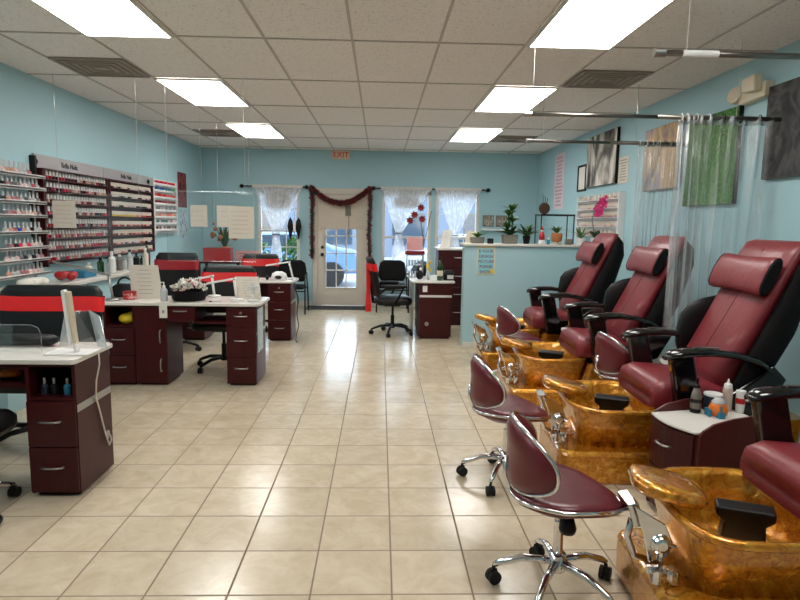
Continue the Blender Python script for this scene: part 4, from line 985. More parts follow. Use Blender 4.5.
# ------------------------------------------------------------------ pedicure spa chairs (front faces -X, base front at x = 0)
def make_spa():
    t = thing('pedicure_chair', 'x', 'pedicure chair', (0, 0, 0), 0, 'pedicure massage chairs with gold foot basins')
    # stepped fibreglass base
    def out(x0, x1, hy, r, z): return [(x0 + (x1 - x0) / 2 + p[0], p[1], z) for p in rrect((x1 - x0) / 2, hy, r, z)]
    MB().loft([out(.0, 1.25, .295, .06, 0), out(-.01, 1.25, .30, .07, .03), out(-.01, 1.25, .30, .07, .17), out(.0, 1.24, .285, .06, .195)]).build('base', 'gold', t, smooth=False, bevel=.012)
    MB().loft([out(.13, .58, .205, .08, .19), out(.11, .60, .23, .10, .34), out(.09, .62, .265, .12, .42)], (True, False)).build('basin_body', 'gold', t, smooth=True)
    # bowl with wavy rim
    def rim(sc, z, k=1.0):
        cx = .35; pts = []
        for j in range(48):
            a = 2 * PI * j / 48; c, s = math.cos(a), math.sin(a)
            x = .29 * sc * math.copysign(abs(c) ** .62, c); y = .29 * sc * math.copysign(abs(s) ** .62, s)
            wave = .02 * max(0, c) ** 2 * k + .02 * max(0, -c) ** 3 * k + .035 * max(0, s) ** 2 * k
            pts.append((cx + x, y, z + wave))
        return pts
    MB().loft([rim(.93, .405, .8), rim(1.0, .412), rim(1.02, .428), rim(.99, .442), rim(.93, .442), rim(.87, .42, .9), rim(.83, .36, .4), rim(.75, .27, 0), rim(.6, .235, 0), rim(.2, .23, 0)], (False, True)).build('basin', 'gold', t, smooth=True)
    jet = MB().prism([(-.08, 0), (.08, 0), (.07, .09), (.10, .115), (.10, .15), (-.10, .15), (-.10, .115), (-.07, .09)], -.035, .035, 'y').build('jet_cover', 'black', t, bevel=.008)
    jet.location = (.37, -.01, .305); jet.rotation_euler = (.15, 0, -.35)
    # footrest
    fr = MB().at(Matrix.Translation((.075, .0, .515)) @ Matrix.Rotation(.20, 4, 'Y') @ Matrix.Rotation(-.18, 4, 'Z')).loft([rrect(.09, .085, .06, -.032), rrect(.128, .122, .08, -.024), rrect(.138, .134, .09, .0), rrect(.128, .122, .08, .022), rrect(.09, .085, .06, .028)]).build('footrest', 'gold', t, smooth=True)
    ft = MB(); ft.prism([(-.075, .47), (.045, .40), (.075, .33), (.06, .27), (-.01, .25), (-.035, .36)], -.088, -.078, 'y').prism([(-.09, .46), (-.05, .47), (-.02, .38), (-.06, .37)], -.06, .06, 'y'); ft.at(Matrix.Translation((.03, -.088, .325)) @ Matrix.Rotation(PI / 2, 4, 'X')).lathe([(.038, -.003), (.038, .006), (.030, .007), (.030, .018), (.018, .022)], n=20)
    ft.build('footrest_bracket', 'chrome', fr, bevel=.004)
    MB().tube([(-.05, -.02, .42), (-.07, -.02, .32), (-.04, -.02, .24), (.05, -.02, .21)], .014, 8).build('footrest_hinge', 'chrome', fr, smooth=True)
    # tap set on the near front corner
    tp = MB(); tp.box((.03, -.10, .23), (.10, .03, .022)).cyl((-.0, -.14, .205), .020, .05, 12).cyl((.06, -.14, .205), .020, .05, 12).tube([(-.0, -.14, .25), (-.035, -.17, .262)], .007, 6).tube([(.06, -.14, .25), (.035, -.18, .265)], .007, 6)
    tp.tube([(.03, -.10, .24), (.03, -.10, .30), (.05, -.10, .33), (.08, -.10, .32)], .009, 8)
    tp.build('tap', 'chrome', t, smooth=False)
    # rear plinth under the chair
    MB().loft([out(.56, 1.40, .25, .05, .19), out(.62, 1.42, .25, .05, .40)]).build('seat_plinth', 'gold', t)
    # seat cushion with drooping front
    secs = []
    for x, zt, zb, hy in ((.53, .51, .48, .24), (.50, .55, .455, .27), (.52, .60, .445, .285), (.58, .625, .44, .29), (.75, .615, .44, .29), (1.0, .59, .44, .285), (1.12, .60, .46, .27)):
        zc, hz = (zt + zb) / 2, (zt - zb) / 2
        secs.append([(x, hy * math.copysign(abs(math.cos(a)) ** .35, math.cos(a)), zc + hz * math.copysign(abs(math.sin(a)) ** .5, math.sin(a))) for a in [2 * PI * j / 24 for j in range(24)]])
    MB().loft(secs).build('seat', 'red_leather', t, smooth=True)
    # reclining back: black shell with red face
    B0 = Vector((.94, 0, .55)); B1 = Vector((1.30, 0, 1.40)); ax = (B1 - B0).normalized(); nn = Vector((-ax.z, 0, ax.x)); LB = (B1 - B0).length
    if nn.x > 0: nn = -nn
    def sec(u, hw, tf, tb, e=.4):
        o = B0 + ax * LB * u
        return [tuple(o + Vector((0, hw * math.copysign(abs(math.cos(a)) ** e, math.cos(a)), 0)) + nn * ((tf if math.sin(a) > 0 else tb) * abs(math.sin(a)) ** .6 * (1 if math.sin(a) > 0 else -1))) for a in [2 * PI * j / 24 for j in range(24)]]
    MB().loft([sec(-.05, .25, -.0, .12), sec(.1, .30, .0, .20), sec(.5, .315, -.0, .22), sec(.85, .305, -.0, .18), sec(.97, .29, -.0, .12), sec(1.01, .25, -.0, .05)]).build('back_shell', 'blackcloth', t, smooth=True)
    back = MB().loft([sec(.02, .24, .08, -.01, .3), sec(.08, .262, .11, -.005, .3), sec(.4, .27, .085, 0, .3), sec(.7, .28, .065, 0, .3), sec(.92, .29, .06, -.005, .3), sec(1.0, .285, .045, .01, .3), sec(1.03, .25, .01, .03, .3)], ).build('backrest', 'red_leather', t, smooth=True)
    MB().tube([tuple(B0 + ax * LB * u + nn * d_ + Vector((0, .0, 0))) for u, d_ in ((.1, .110), (.4, .084), (.7, .064), (.95, .056))], .004, 5).build('seam', 'stool_leather', back)
    # pillow
    o = B0 + ax * LB * .75 + nn * .105
    rings = []
    for y, k in ((-.29, .80), (-.28, .96), (-.25, 1.0), (-.12, .95), (0, .92), (.12, .95), (.25, 1.0), (.28, .96), (.29, .80)):
        rings.append([tuple(o + Vector((0, y, 0)) + ax * (.118 * k * math.copysign(abs(math.cos(a)) ** .7, math.cos(a))) + nn * (.038 * k * math.sin(a))) for a in [2 * PI * j / 20 for j in range(20)]])
    pl = MB().loft(rings).build('headrest_pillow', 'red_leather', t, smooth=True)
    for rg, q in ((rings[:2], -1), (rings[-2:][::-1], 1)):
        MB().loft([[tuple(Vector(p) + Vector((0, q * .002, 0)) + (Vector(p) - o) * .02) for p in r_] for r_ in rg]).build('pillow_end', 'blackcloth', pl)
    # armrests: loop of glossy plastic with a sloping front post
    for s in (-1, 1):
        y = s * .325
        secs = []
        for x, z, hw, hh in ((.54, .770, .032, .016), (.57, .785, .048, .028), (.66, .80, .052, .028), (.80, .805, .046, .024), (.94, .79, .036, .022), (1.06, .755, .03, .022), (1.14, .70, .03, .024)):
            secs.append([(x, y + hw * math.cos(a), z + hh * math.sin(a)) for a in [2 * PI * j / 12 for j in range(12)]])
        arm = MB().loft(secs).build('armrest', 'gloss', t, smooth=True)
        MB().prism([(.56, .79), (.69, .80), (.73, .62), (.77, .52), (.74, .41), (.62, .41), (.61, .55)], y - .034, y + .034, 'y').build('arm_post', 'gloss', arm, bevel=.012)
        MB().prism([(.62, .55), (.74, .55), (.92, .57), (1.05, .66), (1.14, .74), (1.22, .66), (1.12, .48), (.92, .40), (.62, .41)], y - .025, y + .022, 'y').build('arm_rail', 'gloss', arm, bevel=.010)
        MB().bb(.70, .84, y - .010, y + .010, .829, .833).build('control_strip', 'steel', arm)
    # raised wing beside the far shoulder
    wing = []
    for x, zt, zb in ((.89, .84, .72), (.905, .94, .66), (.95, 1.00, .62), (1.04, 1.04, .64), (1.13, 1.06, .74), (1.18, 1.04, .86)):
        wing.append([(x, .315 + .03 * math.cos(a), (zt + zb) / 2 + (zt - zb) / 2 * math.copysign(abs(math.sin(a)) ** .6, math.sin(a))) for a in [2 * PI * j / 14 for j in range(14)]])
    MB().loft(wing).build('side_wing', 'leather', t, smooth=True)
    return t
sp = make_spa(); used = [False]; AR = -.05
for (x, y, lab) in ((1.03, 2.16, 'gold footbath and maroon chair nearest the camera, cut off by the right edge'),
                    (1.08, 3.61, 'maroon massage chair with gold foot basin, large in view behind the small drawer cabinet'),
                    (1.08, 4.94, 'maroon massage chair with gold basin, third from the camera, half behind the clear curtain'),
                    (1.08, 6.30, 'maroon massage chair with gold basin farthest away, next to the blue divider')):
    place(sp, used, (x, y, 0), AR, lab)

# ------------------------------------------------------------------ side cabinets between the spa chairs
def side_cabinet(lab, x, y, rz, hy, ln):
    t = thing('side_cabinet', lab, 'cabinet', (x, y, 0), rz, 'maroon side cabinets')
    n = 9; front = [(-.035 * math.sin(PI * k / (n - 1)), -hy + 2 * hy * k / (n - 1)) for k in range(n)]
    MB().prism(front + [(ln, hy), (ln, -hy)], .02, .495).bb(.05, ln - .02, -hy + .02, hy - .02, 0, .02).build('cabinet_body', 'maroon2', t)
    MB().prism([(a - .015, b_) for a, b_ in front] + [(ln - .02, hy - .015), (ln - .02, -hy + .015)], .4955, .508).build('worktop', 'worktop', t, bevel=.003)
    for z0, z1 in ((.25, .485), (.04, .242)):
        d = MB().prism([(a - .016, b_ * .93) for a, b_ in front] + [(a - .001, b_ * .93) for a, b_ in reversed(front)], z0, z1).build('drawer', 'maroon2', t)
        hd = handle(d, 0, 0, .09); hd.rotation_euler = (0, 0, -PI / 2); hd.location = (-.050, 0, z1 - .09)
    for s in (-1, 1):
        ol = [(-.0, .0), (-.0, .49), (.02, .515), (.08, .545), (.2, .565), (ln, .58), (ln, 0)]
        MB().prism(ol, s * hy, s * (hy + .016), 'y').build('side_panel', 'maroon', t, bevel=.004)
    return t
side_cabinet('maroon drawer cabinet with white top and bottles between the two nearest massage chairs', 1.52, 2.93, .22, .165, .48)
side_cabinet('maroon side cabinet between the third and second massage chairs from the camera', 2.14, 4.27, AR, .14, .44)
side_cabinet('maroon side cabinet between the two farthest massage chairs', 1.80, 5.62, AR, .15, .60)
def cabitem(name, lab, cat, x, y): return thing(name, lab, cat, (x, y, .5085))
t = cabitem('spray_bottle', 'black and grey bottle with narrow nozzle at the front of the drawer cabinet', 'bottle', 1.71, 3.09)
MB().lathe([(.026, 0), (.028, .004), (.028, .022)], n=18).build('foot', 'black', t)
MB().lathe([(.0275, .022), (.029, .03), (.026, .09), (.014, .135)], n=18).build('body', 'greylabel', t, smooth=True)
MB().lathe([(.014, .135), (.016, .137), (.016, .150), (.008, .155), (.006, .165)], n=12).lathe([(.008, .165), (.008, .185), (.004, .19)], n=8).build('nozzle', 'black', t)
MB().lathe([(.0275, .055), (.0285, .056), (.0280, .075), (.0270, .076)], n=18, caps=(False, False)).build('printed_band', 'ink', t)
t = cabitem('supply_tub', 'dark tub with white lid behind the nozzle bottle on the drawer cabinet', 'tub', 1.82, 3.12)
MB().cyl((0, 0, 0), .045, .085, 20).build('body', 'navy', t); MB().cyl((0, 0, .085), .048, .012, 20).build('lid', 'white', t, bevel=.002)
t = cabitem('scrub_jar', 'clear round jar of orange scrub on the drawer cabinet', 'jar', 1.80, 3.03)
MB().lathe([(.03, 0), (.046, .012), (.050, .035), (.040, .062), (.034, .068)], n=20).build('scrub', 'orange', t, smooth=True)
MB().lathe([(.034, .068), (.036, .075), (.02, .095), (.015, .097)], n=20).build('clear_top', 'glassy', t, smooth=True)
MB().bb(-.062, -.05, -.03, .02, .004, .04).build('label', 'blue', t)
t = cabitem('squeeze_bottle', 'pale squeeze bottle with white pointed tip, tallest on the drawer cabinet', 'bottle', 1.905, 3.13)
MB().lathe([(.024, 0), (.026, .004), (.026, .115), (.022, .125)], n=18).build('body', mat('cloudy_plastic', rgb(200, 184, 168), .25), t, smooth=False)
MB().lathe([(.022, .125), (.020, .145), (.008, .152), (.003, .175)], n=14).build('tip', 'white', t)
t = cabitem('polish_bottle', 'small blue nail polish bottle with grey cap at the right of the orange jar', 'nail polish', 1.79, 2.985)
MB().prism([(p[0], p[1]) for p in rrect(.016, .016, .003, 0, 3)], 0, .032).build('glass', 'blue', t); MB().cyl((0, 0, .032), .009, .03, 8).build('cap', 'greylabel', t)
t = cabitem('lotion_tube', 'white and red tube standing at the back of the drawer cabinet', 'tube', 1.955, 3.09)
MB().lathe([(.020, 0), (.022, .03), (.024, .12)], n=14).build('body', 'white', t); MB().lathe([(.0235, .05), (.0242, .05), (.0250, .08), (.024, .08)], n=14, caps=(False, False)).build('label', 'redplastic', t)
# magazines and cartons against the right wall
t = thing('carton', 'brown cardboard carton on the floor under the nearest massage chair by the right wall', 'carton', (2.52, 3.02, 0))
MB().bb(-.16, .16, -.14, .14, 0, .36).build('box_body', 'brown', t, bevel=.004); MB().box((-.02, 0, .361), (.30, .05, .002)).build('tape', 'beigeplastic', t)
for k, (x, y) in enumerate(((2.30, 4.25), (2.10, 5.60))):
    t = thing('magazine', ['open white and pink magazine between the second and third massage chairs from the camera', 'pink and white magazine on the cabinet between the two farthest massage chairs'][k], 'magazine', (x, y, .5085), .3)
    MB().add([(-.09, -.11, .002), (-.0, -.11, .012), (.09, -.11, .002), (-.09, .11, .002), (0, .11, .012), (.09, .11, .002)], [(0, 1, 4, 3), (1, 2, 5, 4)]).build('pages', 'paper', t, solid=.003)
    MB().bb(-.07, -.02, -.08, .03, .012, .014).build('picture', 'pink', t)
    t2 = thing('tissue_box', ['white and pink tissue box behind the armrest of the third chair from the camera', 'white tissue box behind the armrest of the farthest chair'][k], 'tissue box', (x + .18, y - .05, .5085), .3)
    MB().bb(-.06, .06, -.06, .06, 0, .12).build('box_body', 'pink', t2, bevel=.004); MB().ball((0, 0, .13), (.03, .03, .025)).build('tissue', 'paper', t2, smooth=True)

# ------------------------------------------------------------------ divider and everything on it
t = struct(MB().bb(1.02, XR, 7.25, 7.42, 0, 1.245).build('wall_divider', 'wall'))
struct(MB().bb(1.0, XR, 7.22, 7.60, 1.245, 1.27).bb(1.02, XR, 7.238, 7.25, 0, .06).build('trim_3', 'skirt', bevel=.003))
DT = 1.2705
t = thing('poster', 'blue poster with maroon lettering taped to the end of the blue divider', 'poster', (1.285, 7.248, 1.065))
MB().bb(-.11, .11, -.003, 0, -.165, .175).build('border', mat('cream_border', rgb(222, 210, 166), .7), t); MB().bb(-.095, .095, -.005, -.003, -.15, .15).build('print', 'aqua', t)
for k, w in enumerate(('$ YOUR', 'DESIGN', 'PICTURE', 'PLEASE', 'SHOW')):
    text_obj('lettering', w, .05, 'maroonink', t, (0 if k else -.005, -.006, .115 - k * .062), (PI / 2, 0, 0))
MB().ball((.07, -.008, -.125), (.022, .004, .028), 10, 6).build('gold_bell', 'yellow', t)
# clear glue blobs? none; planters
def pot(t, r, h, mt, sq=False):
    if sq: MB().loft([rrect(r * .9, r * .6, .01, 0), rrect(r, r * .66, .01, h), rrect(r * .9, r * .58, .01, h), rrect(r * .9, r * .56, .01, h - .02)]).build('pot', mt, t)
    else: MB().lathe([(r * .7, 0), (r, h * .9), (r, h), (r * .88, h), (r * .86, h - .015)], n=20).build('pot', mt, t)
t = thing('potted_plant', 'spiky green plant in a low grey planter at the left end of the divider', 'plant', (1.20, 7.42, DT)); pot(t, .085, .075, 'stonepot', True); blades(t, 16, .13, .03, 'leaf', .06, 1.1, 2)
tag(MB().bb(1.31, 1.38, 7.30, 7.37, DT, DT + .065).build('black_box', 'black', bevel=.005), 'small black box right of the low grey planter on the divider', 'box')
t = thing('potted_plant', 'tall leafy green plant in a square grey pot on the divider', 'plant', (1.60, 7.42, DT)); pot(t, .095, .11, 'stonepot', True)
for k, (dx, hh) in enumerate(((-.03, .12), (.03, .22), (-.02, .32), (.02, .40))):
    MB().tube([(dx, 0, .08), (dx * 1.2, 0, .08 + hh)], .006, 6).build('stem', 'leaf2', t)
    b_ = blades(t, 22, .13, .042, 'leaf', .08 + hh * .8, 1.0, 5 + k); b_.location = (dx, 0, 0)
b_ = blades(t, 30, .18, .05, 'leaf2', .09, 1.2, 9)
t = thing('potted_plant', 'bushy green plant in a small black pot right of the tall leafy plant', 'plant', (1.82, 7.46, DT)); pot(t, .05, .10, 'black'); blades(t, 34, .18, .045, 'leaf2', .08, 1.1, 12); blades(t, 14, .22, .04, 'leaf', .08, .8, 14)
t = thing('figurine', 'small red and white seated figurine beside the bushy plant', 'figurine', (1.97, 7.30, DT))
MB().lathe([(.045, 0), (.05, .01), (.03, .06)], n=14).build('base', 'white', t, smooth=True); MB().lathe([(.032, .055), (.036, .10), (.018, .15)], n=14).build('coat', 'redplastic', t, smooth=True)
MB().ball((0, 0, .165), .02, 12, 8).build('head', 'cream', t, smooth=True); MB().lathe([(.02, .175), (.004, .22)], n=12).build('cap', 'redplastic', t, smooth=True)
t = thing('blue_bottle', 'small blue and white bottle between the figurine and the planter pot on the divider', 'bottle', (2.05, 7.30, DT))
MB().cyl((0, 0, 0), .018, .06, 12).build('body', 'blue', t); MB().cyl((0, 0, .06), .010, .025, 10).build('cap', 'white', t)
t = thing('potted_plant', 'small green plant in a brown two footed pot on the divider', 'plant', (2.17, 7.36, DT)); 
MB().lathe([(.03, .02), (.065, .05), (.07, .12), (.062, .14), (.055, .14)], n=18).build('pot', 'terracotta', t, smooth=True)
for s in (-1, 1): MB().ball((s * .03, -.03, .015), (.022, .035, .015)).build('foot', 'cream', t, smooth=True)
blades(t, 16, .13, .03, 'leaf', .13, .9, 22)
t = thing('display_case', 'glass display case with dark frame on the divider shelf', 'display case', (2.27, 7.50, DT))
# the case stands on its own cabinet behind the wall
t.location = (2.26, 7.80, 0)
MB().bb(-.22, .22, -.15, .15, 0, 1.26).build('cabinet_body', 'white', t)
m = MB()
for sx in (-1, 1):
    for sy in (-1, 1): m.bb(sx * .21 - .006, sx * .21 + .006, sy * .14 - .006, sy * .14 + .006, 1.26, 1.63)
m.bb(-.22, .22, -.15, -.138, 1.625, 1.645).bb(-.22, .22, .138, .15, 1.625, 1.645).bb(-.22, -.208, -.15, .15, 1.625, 1.645).bb(.208, .22, -.15, .15, 1.625, 1.645)
m.build('frame', 'black', t)
MB().bb(-.205, .205, -.146, -.143, 1.26, 1.625).bb(-.205, .205, -.14, .14, 1.44, 1.446).bb(-.21, .21, -.14, .14, 1.632, 1.638).build('glass_panes', 'clear', t)
t = thing('twig_ornament', 'brown woven twig ornament with upright sticks on top of the display case', 'ornament', (2.12, 7.80, 1.6455))
m = MB()
for k in range(9): m.tube(arc((0, .075), .045 + .006 * (k % 5), k * 40, k * 40 + 330, 14, 'xz', -.02 + .005 * k), .006, 5, True)
m.ball((0, 0, .07), (.06, .035, .06)); m.build('body', 'twig', t)
m = MB(); [m.tube([(.02 * k - .02, 0, .11), (.03 * k - .02, 0, .20), (.025 * k - .03, 0, .27 - .03 * k)], [.006, .004, .002], 5) for k in range(3)]; m.build('stick', 'twig', t)
t = thing('potted_plant', 'spiky pale green plant in a white pot right of the display case', 'plant', (2.47, 7.36, DT)); pot(t, .06, .08, 'white'); blades(t, 14, .19, .028, 'leaf', .07, 1.0, 31, droop=.3)
tag(MB().bb(2.28, 2.36, 7.34, 7.40, DT, DT + .07).build('card_holder', 'greylabel', bevel=.004), 'small dark grey card holder on the divider beside the white pot', 'card holder')
t = thing('orchid', 'magenta orchid arching from a white pot at the right end of the divider', 'plant', (2.64, 7.34, DT)); pot(t, .055, .09, 'white'); blades(t, 4, .16, .07, 'leaf2', .08, .8, 41)
MB().tube([(0, 0, .08), (-.05, 0, .30), (-.02, -.02, .50), (.06, -.04, .56), (.08, -.06, .50), (.02, -.09, .42), (-.03, -.10, .36)], .005, 6).build('stem', 'leaf2', t, smooth=True)
m = MB(); rnd = random.Random(4)
for (x, y, z) in ((.07, -.07, .56), (.03, -.07, .53), (.06, -.09, .49), (.0, -.09, .48), (-.04, -.10, .44), (.01, -.1, .43), (-.03, -.1, .38), (.0, -.1, .39)):
    for k in range(5):
        a = 2 * PI * k / 5 + rnd.random(); d = Vector((math.cos(a), -.25, math.sin(a))); w = Vector((-math.sin(a), 0, math.cos(a))) * .020; c0 = Vector((x, y, z))
        m.add([c0, c0 + d * .028 + w, c0 + d * .05, c0 + d * .028 - w], [(0, 1, 2, 3)])
m.build('flower', 'magenta', t)
# behind the divider: tall drawer cabinet with papers
t = thing('drawer_cabinet', 'tall maroon drawer cabinet with white top left of the divider end', 'cabinet', (1.08, 8.85, 0))
MB().bb(-.22, .38, 0, .45, 0, 1.12).build('cabinet_body', 'maroon2', t)
for k in range(4):
    d = MB().bb(-.215, .375, -.016, -.001, .04 + k * .27, .30 + k * .27).build('drawer', 'maroon2', t, bevel=.002); handle(d, .08, .20 + k * .27, .12, -.016)
MB().bb(-.24, .40, -.03, .47, 1.1205, 1.15).build('worktop', 'worktop', t, bevel=.004)
leaning_sheet('white card standing on the left of the tall drawer cabinet', .96, 8.98, .14, .26, .15, .05, z=1.15, mt='paper')
leaning_sheet('tan board leaning on the right of the tall drawer cabinet', 1.32, 8.95, .16, .25, .2, .06, z=1.15, mt='beigeplastic', nm='clipboard')
# items on reception side desk
t = on(HT, 'wine_bottle', 'dark wine bottle with pale label on the desk beside the divider', 'bottle', .79, 7.86); wine(t, label='beigeplastic')
t = on(HT, 'tape_dispenser', 'black box shaped machine at the right end of the narrow desk', 'machine', .91, 7.92)
MB().loft([rrect(.07, .05, .02, 0), rrect(.075, .055, .02, .08), rrect(.05, .04, .02, .13)]).build('body', 'black', t); MB().bb(-.02, .06, -.058, -.052, .02, .07).build('label', 'paper', t)
t = on(HT, 'desk_clock', 'black and white round desk ornament left of the wine bottle on the narrow desk', 'ornament', .53, 7.95)
MB().ball((0, 0, .06), (.05, .04, .06)).ball((0, 0, .14), (.04, .035, .04)).build('body', 'black', t, smooth=True); MB().ball((.01, -.028, .14), (.022, .015, .024)).build('face', 'white', t, smooth=True)
t = on(HT, 'yellow_flower', 'yellow blossoms in a small vase on the narrow desk', 'vase', .65, 7.98)
MB().lathe([(.02, 0), (.025, .05), (.012, .10)], n=12).build('vase', 'glassy', t, smooth=True); m = MB(); [m.ball((.02 * math.cos(k * 1.3), .015 * math.sin(k * 2), .12 + .022 * k), .018, 8, 6) for k in range(6)]; m.build('blossom', 'yellow', t)
t = on(HT, 'supply_stand', 'grey tiered stand with small bottles topped by a pink card on the narrow desk', 'stand', .50, 8.35)
for z in (.0, .16, .30): MB().bb(-.13, .10, -.08, .08, z, z + .012).build('shelf', 'steel', t)
MB().bb(-.13, -.12, -.08, .08, .012, .30).build('post', 'steel', t); MB().bb(.09, .10, -.08, .08, .012, .30).build('post', 'steel', t)
m = MB(); [m.cyl((-.09 + .04 * k, -.02, z), .014, .07, 8) for k in range(5) for z in (.012, .172)]; m.build('bottle', 'glassy', t)
MB().bb(-.15, .12, -.06, .06, .312, .36).build('card_base', 'darkred', t); MB().box((-.02, .0, .46), (.22, .004, .19), rx=-.15).build('pink_card', 'pink', t)
t = on(HT, 'red_flower_branch', 'branch of dark red artificial flowers rising behind the pink card', 'flowers', .62, 8.55)
MB().lathe([(.04, 0), (.05, .08), (.03, .16)], n=14).build('vase', 'black', t, smooth=True)
MB().tube([(0, 0, .15), (.0, .02, .5), (-.05, .02, .78)], .005, 5).tube([(0, .02, .45), (.06, .02, .7), (.1, .02, .92)], .005, 5).build('stem', 'twig', t)
for k, (x, z) in enumerate(((-.20, .78), (-.14, .86), (-.03, .80), (-.05, .96))):
    m = MB()
    for q in range(7):
        a = 2 * PI * q / 7; d = Vector((math.cos(a), -.2, math.sin(a))); w = Vector((-math.sin(a), 0, math.cos(a))) * .020; c0 = Vector((x, 0, z)); m.add([c0, c0 + d * .03 + w, c0 + d * .058, c0 + d * .03 - w], [(0, 1, 2, 3)])
    m.build('flower', 'darkred', t)

# ------------------------------------------------------------------ right wall
def canvas(lab, y0, y1, z0, z1, mt, edge='black', th=.035, nm='painting'):
    t = thing(nm, lab, 'painting', (XR - .001, (y0 + y1) / 2, (z0 + z1) / 2))
    h, v = (y1 - y0) / 2, (z1 - z0) / 2
    MB().bb(-th, 0, -h, h, -v, v).build('stretcher', edge, t); MB().bb(-th - .003, -th, -h + .003, h - .003, -v + .003, v - .003).build('canvas', mt, t)
    return t
canvas('dark grey canvas of large petals at the right edge of the view', 3.35, 4.36, 1.85, 2.50, painting_material('dark_petal_print', [rgb(26, 26, 28), rgb(48, 48, 50), rgb(78, 78, 78), rgb(38, 38, 40)], 3.0, 2.5), 'greylabel')
canvas('green moss canvas seen through the near clear curtain', 4.70, 5.50, 1.69, 2.44, speckle_material('green_moss_print', rgb(84, 140, 56), rgb(44, 92, 30), 60, .55, .8, .5))
canvas('tan and violet canvas behind the far clear curtain', 5.62, 6.36, 1.87, 2.49, painting_material('tan_violet_print', [rgb(96, 90, 120), rgb(190, 160, 120), rgb(206, 176, 140), rgb(150, 140, 160)], 4, .6, 3, (1, 1, .6)))
canvas('black and white marbled canvas on the right wall', 7.14, 8.15, 2.01, 2.66, painting_material('marbled_print', [rgb(30, 28, 26), rgb(120, 116, 108), rgb(214, 208, 198), rgb(236, 232, 224)], 1.7, 1.6, 4, (1, 1.3, .8)), 'black')
t = thing('framed_certificate', 'small black framed certificate left of the marbled canvas', 'frame', (XR, 8.40, 2.16))
m = MB(); m.bb(-.02, 0, -.17, -.145, -.18, .18).bb(-.02, 0, .145, .17, -.18, .18).bb(-.02, 0, -.145, .145, .155, .18).bb(-.02, 0, -.145, .145, -.18, -.155); m.build('frame', 'black', t)
MB().bb(-.008, -.001, -.145, .145, -.155, .155).build('certificate', 'paper', t)
sheet('notice', 'grey printed licence on the right wall between the marbled canvas and the curtain', XR - .004, 6.98, 2.15, .28, .30, '-x', 'cream', 8)
t = sheet('poster', 'long pale pink price list poster above the display case on the right wall', XR - .004, 9.50, 2.19, .50, .86, '-x', mat('pale_pink_paper', rgb(222, 206, 212), .7), 14, 'poster', ink=mat('dusty_pink_ink', rgb(196, 164, 176), .7))
t = rack('polish_rack', 'white wall rack of pale polish rows on the right wall beside the orchid', 0, 1.45, 1.36, 1.90, [1.38, 1.49, 1.60, 1.71, 1.82], depth=.08)
t.location = (XR, 8.33, 0); t.rotation_euler = (0, 0, PI)
rnd = random.Random(31)
for si, z in enumerate([1.38, 1.49, 1.60, 1.71, 1.82]):
    for k in range(22):
        if 1 <= si <= 3 or k % 2 == 0:
            bottle('gel', rnd.choice(['pale', 'nude', 'silver', 'pale'] if si != 2 else ['dusty', 'nude', 'grey']), (XR - .05, 6.93 + k * .062, z + .0005), 'small pale bottle on the %s row of the white rack on the right wall' % ['bottom', 'second lowest', 'middle', 'second highest', 'top'][si], 'nail polish', 'pale bottles in the %s row of the right wall rack' % ['bottom', 'second lowest', 'middle', 'second highest', 'top'][si], 'polish_bottle')
# emergency light
t = thing('emergency_light', 'beige twin head emergency light high on the right wall', 'emergency light', (XR, 4.50, 2.50))
MB().prism([(-.15, -.06), (.16, -.07), (.16, .03), (-.15, .05)], -.075, 0, 'x').build('housing', 'beigeplastic', t, bevel=.012); MB().prism([(-.13, -.02), (.03, -.01), (.04, .09), (-.12, .10)], -.14, -.076, 'x').build('lamp_head', 'beigeplastic', t, bevel=.012)
for s, z in ((1, .0),):
    MB().at(Matrix.Translation((-.05, .20, z)) @ Matrix.Rotation(-PI / 2 + .3, 4, 'Y') @ Matrix.Rotation(s * .3, 4, 'X')).lathe([(.045, -.02), (.06, .0), (.065, .05), (.055, .055)], n=18).build('lamp_head', 'beigeplastic', t, smooth=False)

# ------------------------------------------------------------------ ceiling hung rods and clear curtains
def hang_rod(lab, y, x0, wires, rings=()):
    t = thing('curtain_rod', lab, 'curtain rod', (x0, y, 2.25), 0, 'ceiling hung curtain rods'); L_ = XR - x0
    MB().tube([(0, 0, 0), (L_ * .5, 0, 0)], .0135, 12).tube([(L_ * .5, 0, 0), (L_, 0, 0)], .0165, 12).build('pole', 'rod', t, smooth=True)
    MB().tube([(-.015, 0, 0), (.035, 0, 0)], .019, 12).build('end_cap', 'steel', t)
    for x in wires: MB().tube([(x - x0, 0, .012), (x - x0, 0, H - 2.25)], .0025, 5).build('line', 'wire', t)
    return t
r = hang_rod('thick grey rod hanging from the ceiling, nearest the camera at the top right', 2.70, 1.20, (1.33, 2.30))
MB().tube([(.11, 0, 0), (.27, 0, .0)], .0155, 12).build('tape_wrap', 'white', r)
hang_rod('long grey rod over the middle chairs carrying the near clear curtain', 4.20, .99, (1.03, 2.45))
hang_rod('grey rod with the far clear curtain, farthest of the three', 5.50, 1.32, (1.45, 2.30))
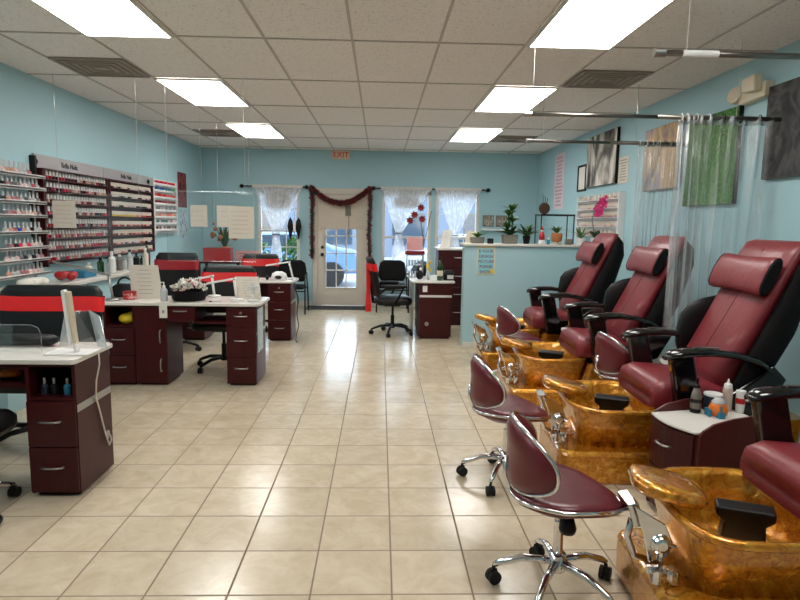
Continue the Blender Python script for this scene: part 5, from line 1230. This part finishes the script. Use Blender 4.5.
def vinyl(lab, y, x0, x1, zb, seed, dense):
    """clear curtain bunched toward x0 for a fraction, loose toward x1"""
    rnd = random.Random(seed); n = 150; m = 26; vs = []; fs = []
    ph = rnd.random() * 6
    for i in range(m + 1):
        v = i / m; z = 2.262 - (2.262 - zb) * v
        for j in range(n):
            u = j / (n - 1)
            x = x0 + (x1 - x0) * (u ** dense) * (1 - .06 * v)
            amp = .035 * (1 + .5 * v) * (.35 + .65 * (1 - u))
            vs.append((x + .004 * math.sin(j * .3 + i * .15), y + .02 * (1 if i > 0 else 1) - .02 + amp * math.sin(j * .42 + ph + .3 * math.sin(v * 3)) + .010 * math.sin(j * .17 + v * 5), z))
    for i in range(m):
        for j in range(n - 1): a = i * n + j; fs.append((a, a + 1, a + n + 1, a + n))
    t = thing('vinyl_curtain', lab, 'curtain', ((x0 + x1) / 2, y, zb), 0, 'clear vinyl curtains'); T = Matrix.Translation((-(x0 + x1) / 2, -y, -zb))
    MB().at(T).add(vs, fs).build('sheet', 'vinyl', t, smooth=True)
    MB().at(T).add(vs[:2 * n], fs[:n - 1]).build('hem', 'frosted', t, smooth=True, solid=.003)
    for k in range(7):
        x = x0 + (x1 - x0) * ((k + .3) / 7) ** dense
        MB().at(T).tube([(x + .0, y + .024 * math.cos(a), 2.25 + .026 * math.sin(a)) for a in [q * PI / 6 for q in range(12)]], .003, 5, True).build('ring', 'white' if k < 4 else 'black', t)
    return t
vinyl('clear vinyl curtain hanging in front of the green canvas, nearer of the two', 4.20, 2.06, 2.72, .78, 2, 1.6)
vinyl('clear vinyl curtain hanging in front of the tan canvas, farther of the two', 5.50, 2.32, 2.74, 1.25, 5, 1.0)

# ------------------------------------------------------------------ light and camera
w = bpy.data.worlds.new('sky'); scn.world = w; w.use_nodes = True; N = w.node_tree.nodes; L = w.node_tree.links
bg = N['Background']; sky = N.new('ShaderNodeTexSky'); sky.sky_type = 'NISHITA'; sky.sun_elevation = math.radians(35); sky.sun_rotation = math.radians(200); sky.sun_disc = False
mx = N.new('ShaderNodeMixRGB'); mx.inputs[0].default_value = .5; mx.inputs['Color2'].default_value = (6, 6.6, 7.2, 1)
L.new(sky.outputs[0], mx.inputs['Color1']); L.new(mx.outputs[0], bg.inputs['Color']); bg.inputs['Strength'].default_value = .8

cam = bpy.data.cameras.new('camera'); co = bpy.data.objects.new('camera', cam); COL.objects.link(co)
F_, P_, Y_, R_, HC = 600.888, .12565582, .03446051, .01527695, 1.49088
f = Vector((math.sin(Y_) * math.cos(P_), math.cos(Y_) * math.cos(P_), -math.sin(P_)))
r0 = Vector((math.cos(Y_), -math.sin(Y_), 0)); u0 = r0.cross(f)
rr = r0 * math.cos(R_) + u0 * math.sin(R_); uu = -r0 * math.sin(R_) + u0 * math.cos(R_)
Mx = Matrix((rr, uu, -f)).transposed().to_4x4(); Mx.translation = Vector((0, 0, HC)); co.matrix_world = Mx
cam.sensor_width = 36; cam.lens = 36 * F_ / 800; cam.clip_start = .05; cam.clip_end = 200
scn.camera = co
vs_ = scn.view_settings; vs_.view_transform = 'Standard'; vs_.look = 'None'; vs_.gamma = 1; vs_.use_curve_mapping = False; vs_.exposure = 0.45
